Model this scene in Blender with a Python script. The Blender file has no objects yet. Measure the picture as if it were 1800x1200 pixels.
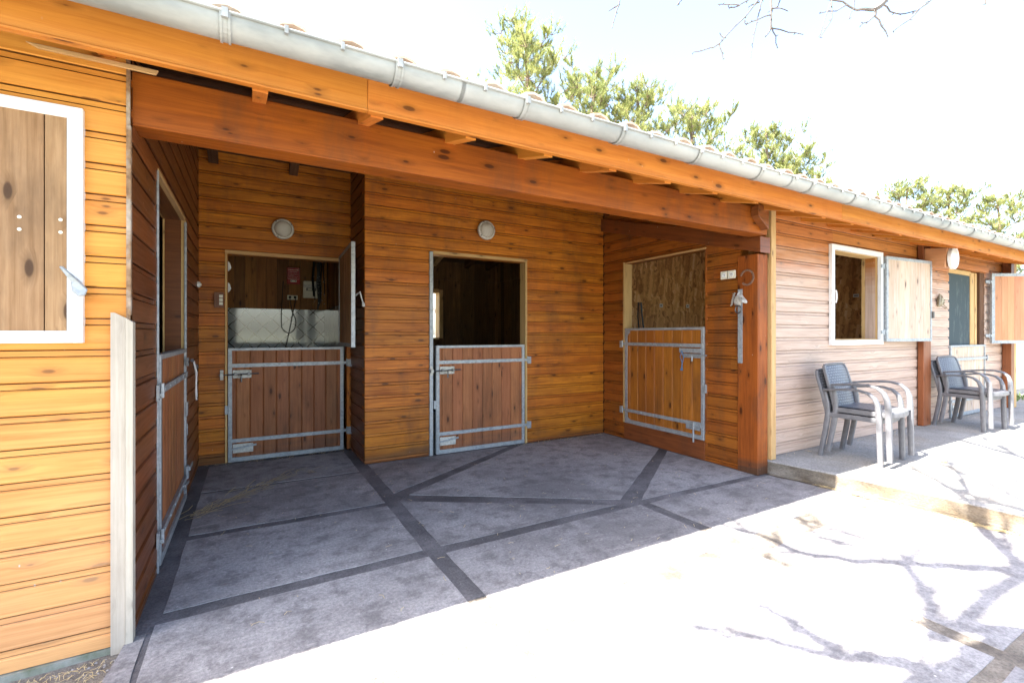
import bpy, bmesh, math, random
from mathutils import Vector, Matrix
random.seed(7)
S = bpy.context.scene
C = S.collection
R = math.radians

# ------------------------------------------------------------------ camera
cam_d = bpy.data.cameras.new("camera"); cam = bpy.data.objects.new("camera", cam_d); C.objects.link(cam)
YAW = math.atan(462/821)
cam.location = (0, 0, 1.25); cam.rotation_euler = (R(90), 0, -YAW)
cam_d.sensor_width = 36; cam_d.lens = 36*821/1800; cam_d.shift_y = -12/1800
cam_d.clip_start = .02; cam_d.clip_end = 3000
S.camera = cam
S.render.resolution_x = 1024; S.render.resolution_y = 682

# ------------------------------------------------------------------ sun and sky
SX, SY = .70, .032                      # metres the shadow moves per metre of height
sun_dir = Vector((-SX, -SY, 1)).normalized()
elev = math.asin(sun_dir.z); azim = math.atan2(sun_dir.x, sun_dir.y)
W = bpy.data.worlds.new("World"); S.world = W; W.use_nodes = True
wn = W.node_tree.nodes; wl = W.node_tree.links; wn.clear()
sky = wn.new("ShaderNodeTexSky"); sky.sky_type = 'NISHITA'; sky.sun_disc = False
sky.sun_elevation = elev; sky.sun_rotation = azim; sky.dust_density = 2.6; sky.air_density = 1.0; sky.ozone_density = 1.0
bg = wn.new("ShaderNodeBackground"); bg.inputs[1].default_value = .105
wo = wn.new("ShaderNodeOutputWorld"); wl.new(sky.outputs[0], bg.inputs[0]); wl.new(bg.outputs[0], wo.inputs[0])
sd = bpy.data.lights.new("sun", 'SUN'); sd.energy = 4.2; sd.angle = R(.55); sd.color = (1, .95, .88)
so = bpy.data.objects.new("sun", sd); C.objects.link(so)
so.rotation_euler = sun_dir.to_track_quat('Z', 'Y').to_euler(); so.location = (-5, -2, 12)
S.view_settings.view_transform = 'Standard'; S.view_settings.look = 'None'
S.view_settings.gamma = 1; S.view_settings.exposure = 3.02
S.render.engine = 'CYCLES'
S.cycles.max_bounces = 10; S.cycles.diffuse_bounces = 7; S.cycles.glossy_bounces = 4

# ------------------------------------------------------------------ materials
class NT:
    def __init__(s, name):
        s.m = bpy.data.materials.new(name); s.m.use_nodes = True
        s.n = s.m.node_tree.nodes; s.l = s.m.node_tree.links
        s.b = s.n["Principled BSDF"]
    def node(s, t, **k):
        n = s.n.new(t)
        for a, v in k.items(): setattr(n, a, v)
        return n
    def link(s, a, b): s.l.new(a, b)
    def val(s, sock, v):
        if hasattr(v, 'links') or hasattr(v, 'is_output'): s.l.new(v, sock)
        else: sock.default_value = v
    def math(s, op, a, b=None, clamp=False):
        n = s.node("ShaderNodeMath", operation=op, use_clamp=clamp); s.val(n.inputs[0], a)
        if b is not None: s.val(n.inputs[1], b)
        return n.outputs[0]
    def mix(s, f, a, b, mode='MIX'):
        n = s.node("ShaderNodeMix", data_type='RGBA', blend_type=mode)
        s.val(n.inputs[0], f)
        for i, v in ((6, a), (7, b)):
            if isinstance(v, tuple): v = v if len(v) == 4 else v + (1,)
            s.val(n.inputs[i], v)
        return n.outputs[2]
    def ramp(s, f, stops, interp='LINEAR'):
        n = s.node("ShaderNodeValToRGB"); r = n.color_ramp; r.interpolation = interp
        while len(r.elements) > len(stops): r.elements.remove(r.elements[-1])
        while len(r.elements) < len(stops): r.elements.new(.5)
        for e, (p, c) in zip(r.elements, stops):
            e.position = p; e.color = (c, c, c, 1) if not isinstance(c, tuple) else c + (1,)
        s.val(n.inputs[0], f); return n.outputs[0]
    def noise(s, vec, scale, detail=4, rough=.55, w=None, dist=0):
        n = s.node("ShaderNodeTexNoise", noise_dimensions='4D' if w is not None else '3D')
        if vec is not None: s.link(vec, n.inputs['Vector'])
        if w is not None: s.val(n.inputs['W'], w)
        n.inputs['Scale'].default_value = scale; n.inputs['Detail'].default_value = detail
        n.inputs['Roughness'].default_value = rough; n.inputs['Distortion'].default_value = dist
        return n.outputs[0]
    def voro(s, vec, scale, feature='F1', out=0, rnd=1, dim='3D'):
        n = s.node("ShaderNodeTexVoronoi", feature=feature, voronoi_dimensions=dim); s.link(vec, n.inputs['Vector'])
        n.inputs['Scale'].default_value = scale; n.inputs['Randomness'].default_value = rnd
        return n.outputs[out]
    def mapping(s, vec, scale=(1,1,1), loc=(0,0,0), rot=(0,0,0)):
        n = s.node("ShaderNodeMapping"); s.link(vec, n.inputs[0])
        n.inputs['Scale'].default_value = scale; n.inputs['Location'].default_value = loc; n.inputs['Rotation'].default_value = rot
        return n.outputs[0]
    def bump(s, h, strength=.3, dist=.01):
        n = s.node("ShaderNodeBump"); n.inputs['Strength'].default_value = strength; n.inputs['Distance'].default_value = dist
        s.link(h, n.inputs['Height']); s.link(n.outputs[0], s.b.inputs['Normal'])
    def base(s, c, rough=.5, metal=0, spec=.5):
        s.val(s.b.inputs['Base Color'], c if not (isinstance(c, tuple) and len(c) == 3) else c + (1,))
        s.val(s.b.inputs['Roughness'], rough); s.b.inputs['Metallic'].default_value = metal
        s.b.inputs['Specular IOR Level'].default_value = spec
        return s.m

def wood(name, a, b, rough=.45, knots=.8, vary=.5, grain=1.0, grime=.25, spec=.5, glare_dirt=None, flecks=0.0, coat=0.0):
    """Board wood.  UV is in metres: U runs along the grain; attribute 'brd' is one random number per board."""
    t = NT(name)
    uv = t.node("ShaderNodeUVMap").outputs[0]
    at = t.node("ShaderNodeAttribute", attribute_name='brd').outputs[2]
    off = t.node("ShaderNodeCombineXYZ"); t.val(off.inputs[0], t.math('MULTIPLY', at, 91.)); t.val(off.inputs[1], t.math('MULTIPLY', at, 37.))
    v = t.node("ShaderNodeVectorMath", operation='ADD'); t.link(uv, v.inputs[0]); t.link(off.outputs[0], v.inputs[1]); v = v.outputs[0]
    # knots
    kv = t.mapping(v, (3.6, 9.5, 1))
    kd = t.voro(kv, 1.0, rnd=.95, dim='2D')
    kn0 = t.voro(kv, 1.0, out=1, rnd=.95, dim='2D'); ks = t.node("ShaderNodeSeparateColor"); t.link(kn0, ks.inputs[0])
    kd = t.math('ADD', kd, t.math('MULTIPLY', ks.outputs[0], .26))
    kn = t.ramp(kd, [(0.0, 1.0), (.10, .95), (.14, .35), (.30, 0.0)])
    halo = t.ramp(kd, [(.0, 1.0), (.30, 0.0)])
    # grain, bent around the knots
    gv = t.node("ShaderNodeVectorMath", operation='ADD'); t.link(t.mapping(v, (1.3, 34, 1)), gv.inputs[0])
    cx = t.node("ShaderNodeCombineXYZ"); t.val(cx.inputs[1], t.math('MULTIPLY', halo, 1.0)); t.link(cx.outputs[0], gv.inputs[1])
    g1 = t.noise(gv.outputs[0], 1.6*grain, 5, .6, dist=.6)
    g2 = t.noise(t.mapping(v, (5, 160, 1)), 1.0, 3, .7)
    blot = t.noise(t.mapping(v, (1.6, 5, 1)), 1.3, 3)
    f = t.math('ADD', t.math('MULTIPLY', g1, .62), t.math('MULTIPLY', g2, .25)); f = t.math('ADD', f, t.math('MULTIPLY', blot, .35))
    col = t.mix(t.ramp(f, [(.42, 0.0), (.78, 1.0)]), a, b)
    bv = t.math('ADD', t.math('MULTIPLY', t.math('SUBTRACT', t.math('FRACT', at), .5), vary), 1.0)
    cc = t.node("ShaderNodeHueSaturation"); t.link(bv, cc.inputs['Value']); t.link(col, cc.inputs['Color'])
    t.val(cc.inputs['Hue'], t.math('ADD', .5, t.math('MULTIPLY', t.math('SUBTRACT', t.math('FRACT', t.math('MULTIPLY', at, 7.3)), .5), .009)))
    col = cc.outputs[0]
    col = t.mix(t.math('MULTIPLY', kn, knots), col, (a[0]*.16, a[1]*.13, a[2]*.12))
    col = t.mix(t.math('GREATER_THAN', at, 1.2), col, (a[0]*.26, a[1]*.22, a[2]*.22))  # groove faces coloured darker to deepen the shadow lines between boards
    obj = t.node("ShaderNodeTexCoord").outputs['Object']
    if grime:
        gr = t.noise(t.mapping(obj, (1, 1, .35)), 3.2, 6, .7)
        col = t.mix(t.math('MULTIPLY', t.ramp(gr, [(.5, 0.0), (.75, 1.0)]), grime), col, (.055, .035, .022))
    if glare_dirt:  # height tint: painted glare and bounce on front walls, splash dirt elsewhere
        bc, z0, z1, amt = glare_dirt
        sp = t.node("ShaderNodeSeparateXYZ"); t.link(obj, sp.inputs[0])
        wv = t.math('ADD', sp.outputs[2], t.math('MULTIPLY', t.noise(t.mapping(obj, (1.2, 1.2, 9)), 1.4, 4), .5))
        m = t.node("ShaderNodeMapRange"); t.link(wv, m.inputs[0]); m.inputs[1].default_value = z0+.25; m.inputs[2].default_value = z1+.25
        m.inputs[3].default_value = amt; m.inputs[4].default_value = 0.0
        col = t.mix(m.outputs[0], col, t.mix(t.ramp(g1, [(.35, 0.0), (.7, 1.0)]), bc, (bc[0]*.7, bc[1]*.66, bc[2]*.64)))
    if flecks:
        fl = t.voro(t.mapping(obj, (1, 1, .55)), 16, rnd=1); fm = t.noise(obj, 2.3, 2)
        fk = t.math('MULTIPLY', t.ramp(fl, [(.035, 1.0), (.06, 0.0)]), t.ramp(fm, [(.52, 0.0), (.6, flecks)]))
        col = t.mix(fk, col, (.55, .52, .46))
    t.base(col, t.ramp(f, [(.3, rough*.8), (.8, min(1, rough*1.25))]), 0, spec)
    if coat:
        t.b.inputs['Coat Weight'].default_value = coat; t.b.inputs['Coat Roughness'].default_value = .28
    t.bump(t.math('ADD', f, t.math('MULTIPLY', kn, .5)), .35, .004)
    return t.m

def objnoise(name, a, b, scale, rough=.7, metal=0, bump=0, lo=.35, hi=.65, detail=5, c=None, spec=.5, fine=None, mp=(1,1,1)):
    t = NT(name); o = t.node("ShaderNodeTexCoord").outputs['Object']; o = t.mapping(o, mp)
    n = t.noise(o, scale, detail, .65); col = t.mix(t.ramp(n, [(lo, 0.0), (hi, 1.0)]), a, b)
    if c:
        n2 = t.noise(o, scale*.23, 4, .6); col = t.mix(t.ramp(n2, [(.48, 0.0), (.66, .75)]), col, c)
    if fine:
        n3 = t.noise(o, fine, 2, .8); col = t.mix(t.ramp(n3, [(.3, .45), (.6, 0.0)]), col, (0.02, .02, .02))
        n = t.math('ADD', n, n3)
    t.base(col, rough, metal, spec)
    if bump: t.bump(n, bump, .01)
    return t.m

def galv(name, tint=1.0):
    t = NT(name); o = t.node("ShaderNodeTexCoord").outputs['Object']
    v = t.voro(o, 55, out=1); sp = t.node("ShaderNodeSeparateColor"); t.link(v, sp.inputs[0])
    n = t.noise(o, 5, 5, .7)
    c = t.mix(sp.outputs[0], (.38*tint, .41*tint, .43*tint), (.56*tint, .60*tint, .62*tint))
    c = t.mix(t.ramp(n, [(.45, 0.0), (.7, .7)]), c, (.66*tint, .66*tint, .62*tint))
    r = t.noise(o, 11, 5, .75); c = t.mix(t.ramp(r, [(.66, 0.0), (.8, .6)]), c, (.2, .13, .08))
    return t.base(c, .5, .35)

def plain(name, c, rough=.5, metal=0, spec=.5):
    t = NT(name); o = t.node("ShaderNodeTexCoord").outputs['Object']
    n = t.noise(o, 14, 4); return t.base(t.mix(t.ramp(n, [(.3, 0.0), (.8, .35)]), c, tuple(x*.6 for x in c)), rough, metal, spec)

PINE_A, PINE_B = (.62, .27, .060), (.40, .135, .026)
M = {}
M['left'] = wood('varnished pine front', (.78, .35, .065), (.56, .20, .028), .5, .85, .16, flecks=.9, grime=.10, spec=.3, glare_dirt=((.72, .46, .27), .0, 1.3, .5))  # paler lower boards: light bounced off the ground, put into the colour
M['alc'] = wood('varnished pine alcove', (.66, .225, .019), (.25, .058, .004), .48, .95, .30, grime=.55, flecks=.4, spec=.3, coat=.08, glare_dirt=((.10, .055, .03), .02, .16, .6))
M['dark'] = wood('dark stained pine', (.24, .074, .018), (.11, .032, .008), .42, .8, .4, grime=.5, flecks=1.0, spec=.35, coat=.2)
M['shaded'] = wood('shaded alcove pine', (.40, .125, .016), (.19, .050, .006), .46, .95, .4, grime=.6, flecks=.4, spec=.3, coat=.08)  # darker copy of the alcove pine, porch shade put into the colour
M['right'] = wood('glare painted pine right', (.54, .20, .045), (.34, .115, .026), .5, .8, .32, grime=.15, flecks=.8, spec=.4, glare_dirt=((.60, .46, .37), 1.72, 2.10, .88))  # glare painted as a pale tint below the eave
M['beam'] = wood('red stained beam', (.40, .108, .010), (.20, .044, .004), .5, 1.0, .15, grain=.7, grime=.5, flecks=.7, spec=.25)
M['fascia'] = wood('fascia board', (.70, .27, .045), (.50, .155, .020), .48, .95, .2, grain=.7, grime=.15, spec=.3, flecks=.3)
M['raw'] = wood('raw timber', (.64, .42, .18), (.46, .27, .10), .7, .8, .2, grime=.15)
M['grey'] = wood('bleached timber', (.58, .51, .41), (.42, .36, .28), .8, .5, .2, grime=.25)
M['shutter'] = wood('weathered shutter boards', (.46, .28, .14), (.26, .14, .06), .65, 1.0, .25, grime=.5, flecks=.3, spec=.3)
M['leafpale'] = wood('pale shutter boards', (.66, .53, .42), (.47, .33, .22), .6, .9, .2, grime=.14, spec=.3)
M['leaforange'] = wood('orange shutter boards', (.56, .27, .13), (.44, .18, .08), .5, .5, .25, grime=.1)
M['door'] = wood('red brown door boards', (.42, .165, .062), (.23, .080, .028), .5, 1.0, .34, grime=.5, spec=.3, glare_dirt=((.12, .08, .06), .02, .16, .5))
M['doorlight'] = wood('orange brown door boards', (.46, .16, .022), (.26, .078, .010), .5, 1.0, .3, grime=.5, spec=.3)
M['inner'] = wood('inner boards', (.44, .19, .045), (.22, .085, .018), .55, 1.0, .8, grime=.5, spec=.3)
M['stall'] = wood('shade darkened stall boards', (.22, .11, .04), (.09, .042, .016), .6, 1.0, .9, grime=.7, spec=.2)  # darker copy of the inner boards, stall dimness put into the colour
M['darkpost'] = wood('red brown post', (.30, .10, .035), (.17, .050, .016), .45, .9, .2, grime=.4, spec=.35)
M['post'] = wood('smudged red brown post', (.37, .105, .014), (.17, .042, .006), .5, 1.0, .2, grime=.85, spec=.25, flecks=.5, glare_dirt=((.07, .045, .03), .0, .2, .85))
M['deck'] = wood('roof deck boards', (.14, .070, .032), (.07, .032, .015), .7, .8, .5, grime=.5, spec=.2)
M['endgrain'] = objnoise('board ends', (.36, .22, .12), (.16, .09, .045), 26, .9, bump=.6, c=(.55, .50, .42))
M['galv'] = galv('galvanised steel', .72); M['zinc'] = objnoise('zinc gutter', (.40, .41, .395), (.25, .265, .26), 5, .55, .2, lo=.4, hi=.62, c=(.48, .47, .43), mp=(.4, 1, 1))
M['white'] = plain('white painted steel', (.78, .78, .76), .5)
M['steel'] = plain('worn dark steel', (.16, .16, .16), .4, .8)
M['plate'] = objnoise('dusty bolt plate', (.66, .65, .58), (.42, .40, .34), 22, .6, .2, lo=.4, hi=.7)
M['cream'] = plain('cream plastic', (.78, .74, .60), .4)
M['lens'] = None
t = NT('ribbed lamp glass'); o = t.node("ShaderNodeTexCoord").outputs['Object']
w = t.node("ShaderNodeTexWave"); t.link(o, w.inputs[0]); w.inputs['Scale'].default_value = 28; w.bands_direction = 'Z'
t.base(t.mix(t.ramp(w.outputs[1], [(.3, 0.0), (.7, 1.0)]), (.36, .33, .26), (.66, .63, .54)), .2, 0, .8); t.bump(w.outputs[1], .5, .004); M['lens'] = t.m
M['black'] = plain('black cord', (.012, .012, .012), .5)
M['red'] = plain('red enamel', (.42, .015, .02), .4)
M['blue'] = plain('blue strap', (.08, .17, .30), .5)
M['rope'] = plain('white string', (.75, .74, .70), .9)
M['bronze'] = objnoise('weathered bronze', (.22, .17, .10), (.42, .37, .27), 30, .5, .5)
M['pewter'] = objnoise('pale cast metal', (.62, .60, .55), (.35, .33, .29), 40, .5, .3)
M['rust'] = objnoise('rusty iron', (.20, .10, .06), (.34, .20, .13), 40, .8, .4)
# paving slabs
t = NT('paving slab'); o = t.node("ShaderNodeTexCoord").outputs['Object']
n1 = t.noise(o, 1.1, 6, .68); n2 = t.noise(o, 60, 3, .8); n3 = t.noise(o, 7, 6, .75)
at = t.node("ShaderNodeAttribute", attribute_name='brd').outputs[2]
c = t.mix(t.ramp(n1, [(.3, 0.0), (.7, 1.0)]), (.33, .315, .305), (.50, .48, .465))
c = t.mix(t.ramp(n3, [(.38, .65), (.52, 0.0)]), c, (.15, .14, .135))
n4 = t.noise(o, .55, 5, .7); c = t.mix(t.ramp(n4, [(.38, .5), (.52, 0.0)]), c, (.16, .15, .145))
n5 = t.noise(t.mapping(o, (1.2, 9, 1), rot=(0, 0, .4)), 1.5, 5, .75); c = t.mix(t.ramp(n5, [(.54, 0.0), (.70, .5)]), c, (.60, .57, .54))
c = t.mix(t.ramp(n2, [(.35, .5), (.62, 0.0)]), c, (.10, .095, .11))
fl = t.voro(o, 17); c = t.mix(t.math('MULTIPLY', t.ramp(fl, [(.05, 1.0), (.085, 0.0)]), t.ramp(t.noise(o, 3.1, 2), [(.44, 0.0), (.56, .85)])), c, (.70, .68, .65))
c = t.mix(1.0, c, t.ramp(at, [(0.0, (.74, .74, .75)), (1.0, (1.0, 1.0, 1.0))]), 'MULTIPLY')
t.base(c, .85, 0, .3); t.bump(t.math('ADD', n2, t.math('MULTIPLY', n3, .8)), .5, .006); M['slab'] = t.m
M['joint'] = objnoise('dark rubber joint strip', (.085, .082, .086), (.19, .18, .185), 4, .85, bump=.4, fine=70, c=(.06, .055, .055))
M['sandjoint'] = objnoise('sandy joint', (.30, .26, .21), (.12, .10, .08), 6, .95, bump=.6, fine=90)
M['conc'] = objnoise('worn concrete', (.36, .355, .34), (.25, .245, .23), 3.0, .9, bump=.5, fine=60, c=(.33, .28, .21))
M['edge'] = objnoise('soil stained concrete edge', (.25, .225, .19), (.10, .08, .055), 3.4, .95, bump=.6, fine=60, c=(.30, .22, .14), mp=(1, 1, 2.2))
M['soil'] = objnoise('dark soil', (.12, .09, .065), (.05, .038, .028), 14, .95, bump=1, fine=80)
M['gravel'] = objnoise('gravelly soil', (.30, .27, .23), (.16, .14, .12), 22, .95, bump=1.0, fine=130, c=(.34, .29, .21))
M['earth'] = objnoise('sandy ground', (.24, .23, .17), (.16, .17, .10), 1.4, .95, bump=.4, c=(.14, .17, .06), fine=60)
M['mossy'] = objnoise('mossy plinth', (.30, .30, .26), (.15, .17, .11), 12, .95, bump=.7)
M['stone'] = objnoise('pebbles', (.42, .40, .38), (.26, .24, .22), 10, .9)
# white tiles laid diagonally
t = NT('white diagonal tiles'); uv = t.node("ShaderNodeUVMap").outputs[0]
mp = t.mapping(uv, (1, 1, 1), rot=(0, 0, R(45)))
br = t.node("ShaderNodeTexBrick", offset=0); t.link(mp, br.inputs[0])
br.inputs['Color1'].default_value = (.62, .66, .66, 1); br.inputs['Color2'].default_value = (.55, .60, .61, 1); br.inputs['Mortar'].default_value = (.03, .03, .03, 1)
br.inputs['Scale'].default_value = 1; br.inputs['Mortar Size'].default_value = .005; br.inputs['Brick Width'].default_value = .148; br.inputs['Row Height'].default_value = .148
nz = t.noise(uv, 9, 3)
t.base(br.outputs[0], .09, 0, 1.0); t.b.inputs['IOR'].default_value = 1.7; t.bump(br.outputs[1], -.3, .002); M['tile'] = t.m
# OSB
t = NT('strand board'); uv = t.node("ShaderNodeUVMap").outputs[0]
wob = t.noise(uv, 5, 3); cb = t.node("ShaderNodeCombineXYZ"); t.val(cb.inputs[0], t.math('MULTIPLY', wob, .12)); t.val(cb.inputs[1], wob)
ad = t.node("ShaderNodeVectorMath", operation='ADD'); t.link(uv, ad.inputs[0]); t.link(cb.outputs[0], ad.inputs[1])
va = t.voro(t.mapping(ad.outputs[0], (26, 9, 1), rot=(0, 0, .25)), 1.0, out=1, dim='2D')
vb = t.voro(t.mapping(ad.outputs[0], (21, 8, 1), rot=(0, 0, -.5)), 1.0, out=1, dim='2D')
sa = t.node("ShaderNodeSeparateColor"); t.link(va, sa.inputs[0]); sb = t.node("ShaderNodeSeparateColor"); t.link(vb, sb.inputs[0])
k = t.math('ADD', t.math('MULTIPLY', sa.outputs[0], .6), t.math('MULTIPLY', sb.outputs[1], .4))
t.base(t.ramp(k, [(.1, (.30, .12, .035)), (.4, (.54, .26, .085)), (.75, (.76, .42, .17)), (1.0, (.88, .60, .32))]), .6); t.bump(k, .3, .003); M['osb'] = t.m
# roof tile
M['terra'] = objnoise('terracotta', (.66, .50, .38), (.54, .36, .25), 9, .85, bump=.3, c=(.70, .64, .56))
# insect mesh
t = NT('dark insect mesh'); o = t.node("ShaderNodeTexCoord").outputs['Object']
w = t.node("ShaderNodeTexWave", bands_direction='Z'); t.link(o, w.inputs[0]); w.inputs['Scale'].default_value = 26
n = t.noise(t.mapping(o, (1, 1, .25)), 9, 4, .7)
c = t.mix(w.outputs[1], (.035, .05, .055), (.075, .10, .105)); c = t.mix(t.ramp(n, [(.55, 0.0), (.75, .6)]), c, (.20, .24, .22))
t.base(c, .8, 0, .15); M['mesh'] = t.m
# resin wicker
def wicker(name, weave):
    t = NT(name); uv = t.node("ShaderNodeUVMap").outputs[0]; o = t.node("ShaderNodeTexCoord").outputs['Object']
    n = t.noise(o, 18, 4); c = t.mix(t.ramp(n, [(.3, 0.0), (.8, 1.0)]), (.11, .11, .118), (.17, .17, .18))
    if weave:
        br = t.node("ShaderNodeTexBrick", offset=.5); t.link(uv, br.inputs[0])
        br.inputs['Color1'].default_value = (1, 1, 1, 1); br.inputs['Color2'].default_value = (.8, .8, .8, 1); br.inputs['Mortar'].default_value = (0, 0, 0, 1)
        br.inputs['Scale'].default_value = 1; br.inputs['Mortar Size'].default_value = .0035; br.inputs['Mortar Smooth'].default_value = .4
        br.inputs['Brick Width'].default_value = .034; br.inputs['Row Height'].default_value = .024
        bw = t.node("ShaderNodeRGBToBW"); t.link(br.outputs[0], bw.inputs[0])
        c = t.mix(bw.outputs[0], (.05, .055, .07), t.mix(.5, c, (.22, .23, .26))); t.bump(bw.outputs[0], .8, .004)
    t.base(c, .42, 0, .5); return t.m
M['resin'] = wicker('grey resin', False); M['weave'] = wicker('woven grey resin', True)
# foliage and bark
t = NT('pine needles'); at = t.node("ShaderNodeAttribute", attribute_name='brd').outputs[2]
c = t.ramp(at, [(0.0, (.18, .22, .07)), (.5, (.32, .34, .12)), (1.0, (.48, .46, .20))])
t.base(c, .55); t.n.remove(t.b) if False else None
tr = t.node("ShaderNodeBsdfTranslucent"); t.link(c, tr.inputs[0]); mx = t.node("ShaderNodeMixShader"); mx.inputs[0].default_value = .4
out = [n for n in t.n if n.type == 'OUTPUT_MATERIAL'][0]
t.link(t.b.outputs[0], mx.inputs[1]); t.link(tr.outputs[0], mx.inputs[2]); t.link(mx.outputs[0], out.inputs[0]); M['needle'] = t.m
M['bark'] = objnoise('pine bark', (.22, .16, .12), (.10, .07, .05), 9, .95, bump=.8, mp=(1, 1, .3))
M['greybark'] = objnoise('grey bark', (.34, .32, .29), (.22, .20, .18), 12, .9, bump=.5, mp=(1, 1, .4))
M['twig'] = objnoise('bare twig', (.07, .065, .06), (.11, .10, .09), 16, .9)
M['straw'] = plain('straw', (.62, .50, .28), .8)
M['grass'] = objnoise('grass', (.10, .17, .04), (.20, .26, .07), 8, .8, bump=.5)
M['leaf'] = plain('dry leaf', (.45, .24, .09), .8)

# ------------------------------------------------------------------ mesh builder
class MB:
    def __init__(s): s.v = []; s.f = []; s.uv = []; s.b = []; s.T = None
    def face(s, pts, grain=None, brd=None, uvs=None):
        pts = [Vector(p) for p in pts]
        if s.T: pts = [s.T @ p for p in pts]
        i = len(s.v); s.v += pts; s.f.append(tuple(range(i, i+len(pts))))
        if uvs is None:
            n = Vector((0, 0, 0))
            for k in range(1, len(pts)): n += (pts[k]-pts[0]).cross(pts[(k+1) % len(pts)]-pts[0])
            n = n.normalized() if n.length > 1e-12 else Vector((0, 0, 1))
            g = Vector(grain) if grain is not None else (Vector((1, 0, 0)) if abs(n.x) < .9 else Vector((0, 1, 0)))
            if s.T and grain is not None: g = s.T.to_3x3() @ g
            if abs(n.dot(g.normalized())) > .9: g = Vector((g.y, g.z, g.x))
            g = (g - n*n.dot(g)).normalized(); h = n.cross(g)
            uvs = [(p.dot(g), p.dot(h)) for p in pts]
        s.uv += uvs; s.b.append(random.random() if brd is None else brd)
    def box(s, x0, x1, y0, y1, z0, z1, grain=(1, 0, 0), brd=None, ch=0):
        b = random.random() if brd is None else brd
        x0, x1 = min(x0, x1), max(x0, x1); y0, y1 = min(y0, y1), max(y0, y1); z0, z1 = min(z0, z1), max(z0, z1)
        P = lambda x, y, z: (x, y, z)
        for q in ([P(x0,y0,z0),P(x1,y0,z0),P(x1,y0,z1),P(x0,y0,z1)], [P(x1,y1,z0),P(x0,y1,z0),P(x0,y1,z1),P(x1,y1,z1)],
                  [P(x0,y1,z0),P(x0,y0,z0),P(x0,y0,z1),P(x0,y1,z1)], [P(x1,y0,z0),P(x1,y1,z0),P(x1,y1,z1),P(x1,y0,z1)],
                  [P(x0,y0,z1),P(x1,y0,z1),P(x1,y1,z1),P(x0,y1,z1)], [P(x0,y1,z0),P(x1,y1,z0),P(x1,y0,z0),P(x0,y0,z0)]):
            s.face(q, grain, b)
    def prism(s, prof, d, grain=None, brd=None):
        """closed 3-D outline prof, extruded by vector d"""
        b = random.random() if brd is None else brd; d = Vector(d); P = [Vector(p) for p in prof]; n = len(P)
        nr = Vector((0, 0, 0))
        for k in range(n): nr += (P[k]-P[0]).cross(P[(k+1) % n]-P[0])
        if nr.dot(d) > 0: P = P[::-1]
        g = grain if grain is not None else d
        s.face(P, g, b); s.face([p+d for p in P][::-1], g, b)
        for k in range(n): s.face([P[(k+1) % n], P[k], P[k]+d, P[(k+1) % n]+d], g, b)
    def tube(s, pts, r, n=8, cap=True, brd=None):
        pts = [Vector(p) for p in pts]; b = random.random() if brd is None else brd
        rs = r if isinstance(r, (list, tuple)) else [r]*len(pts)
        rings = []; up = None
        for i, p in enumerate(pts):
            d = (pts[min(i+1, len(pts)-1)] - pts[max(i-1, 0)])
            d = d.normalized() if d.length > 1e-9 else Vector((0, 0, 1))
            if up is None: up = Vector((0, 0, 1)) if abs(d.z) < .9 else Vector((1, 0, 0))
            a = d.cross(up); a = a.normalized() if a.length > 1e-6 else d.orthogonal().normalized()
            c = a.cross(d); up = c
            rings.append([p + (a*math.cos(2*math.pi*k/n) + c*math.sin(2*math.pi*k/n))*rs[i] for k in range(n)])
        for i in range(len(rings)-1):
            for k in range(n):
                k2 = (k+1) % n; s.face([rings[i][k2], rings[i][k], rings[i+1][k], rings[i+1][k2]], None, b)
        if cap: s.face(rings[0], None, b); s.face(rings[-1][::-1], None, b)
    def bar(s, pts, secs, side):
        """rectangular section swept along pts; secs = (width along side, thickness); side = width direction"""
        pts = [Vector(p) for p in pts]; side = Vector(side).normalized(); b = random.random(); rings = []
        for i, p in enumerate(pts):
            d = (pts[min(i+1, len(pts)-1)] - pts[max(i-1, 0)]).normalized()
            nrm = d.cross(side).normalized(); w, h = secs[i] if isinstance(secs, list) else secs
            q = []
            for (a, c) in ((-1, -.55), (-.72, -1), (.72, -1), (1, -.55), (1, .55), (.72, 1), (-.72, 1), (-1, .55)):
                q.append(p + side*(a*w/2) + nrm*(c*h/2))
            rings.append(q)
        for i in range(len(rings)-1):
            for k in range(8):
                k2 = (k+1) % 8; s.face([rings[i][k2], rings[i][k], rings[i+1][k], rings[i+1][k2]], None, b)
        s.face(rings[0], None, b); s.face(rings[-1][::-1], None, b)
    def lathe(s, prof, n=24, axis='Y', org=(0, 0, 0)):
        """prof = list of (radius, height along axis)"""
        o = Vector(org); b = random.random()
        def P(r, h, k):
            a = 2*math.pi*k/n; c, q = r*math.cos(a), r*math.sin(a)
            return o + (Vector((c, h, q)) if axis == 'Y' else Vector((h, c, q)) if axis == 'X' else Vector((c, q, h)))
        for (r0, h0), (r1, h1) in zip(prof[:-1], prof[1:]):
            for k in range(n):
                q = [P(r0, h0, k), P(r0, h0, k+1), P(r1, h1, k+1), P(r1, h1, k)]
                if r0 < 1e-6: q = q[1:]
                elif r1 < 1e-6: q = q[:3]
                s.face(q, None, b)
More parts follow.
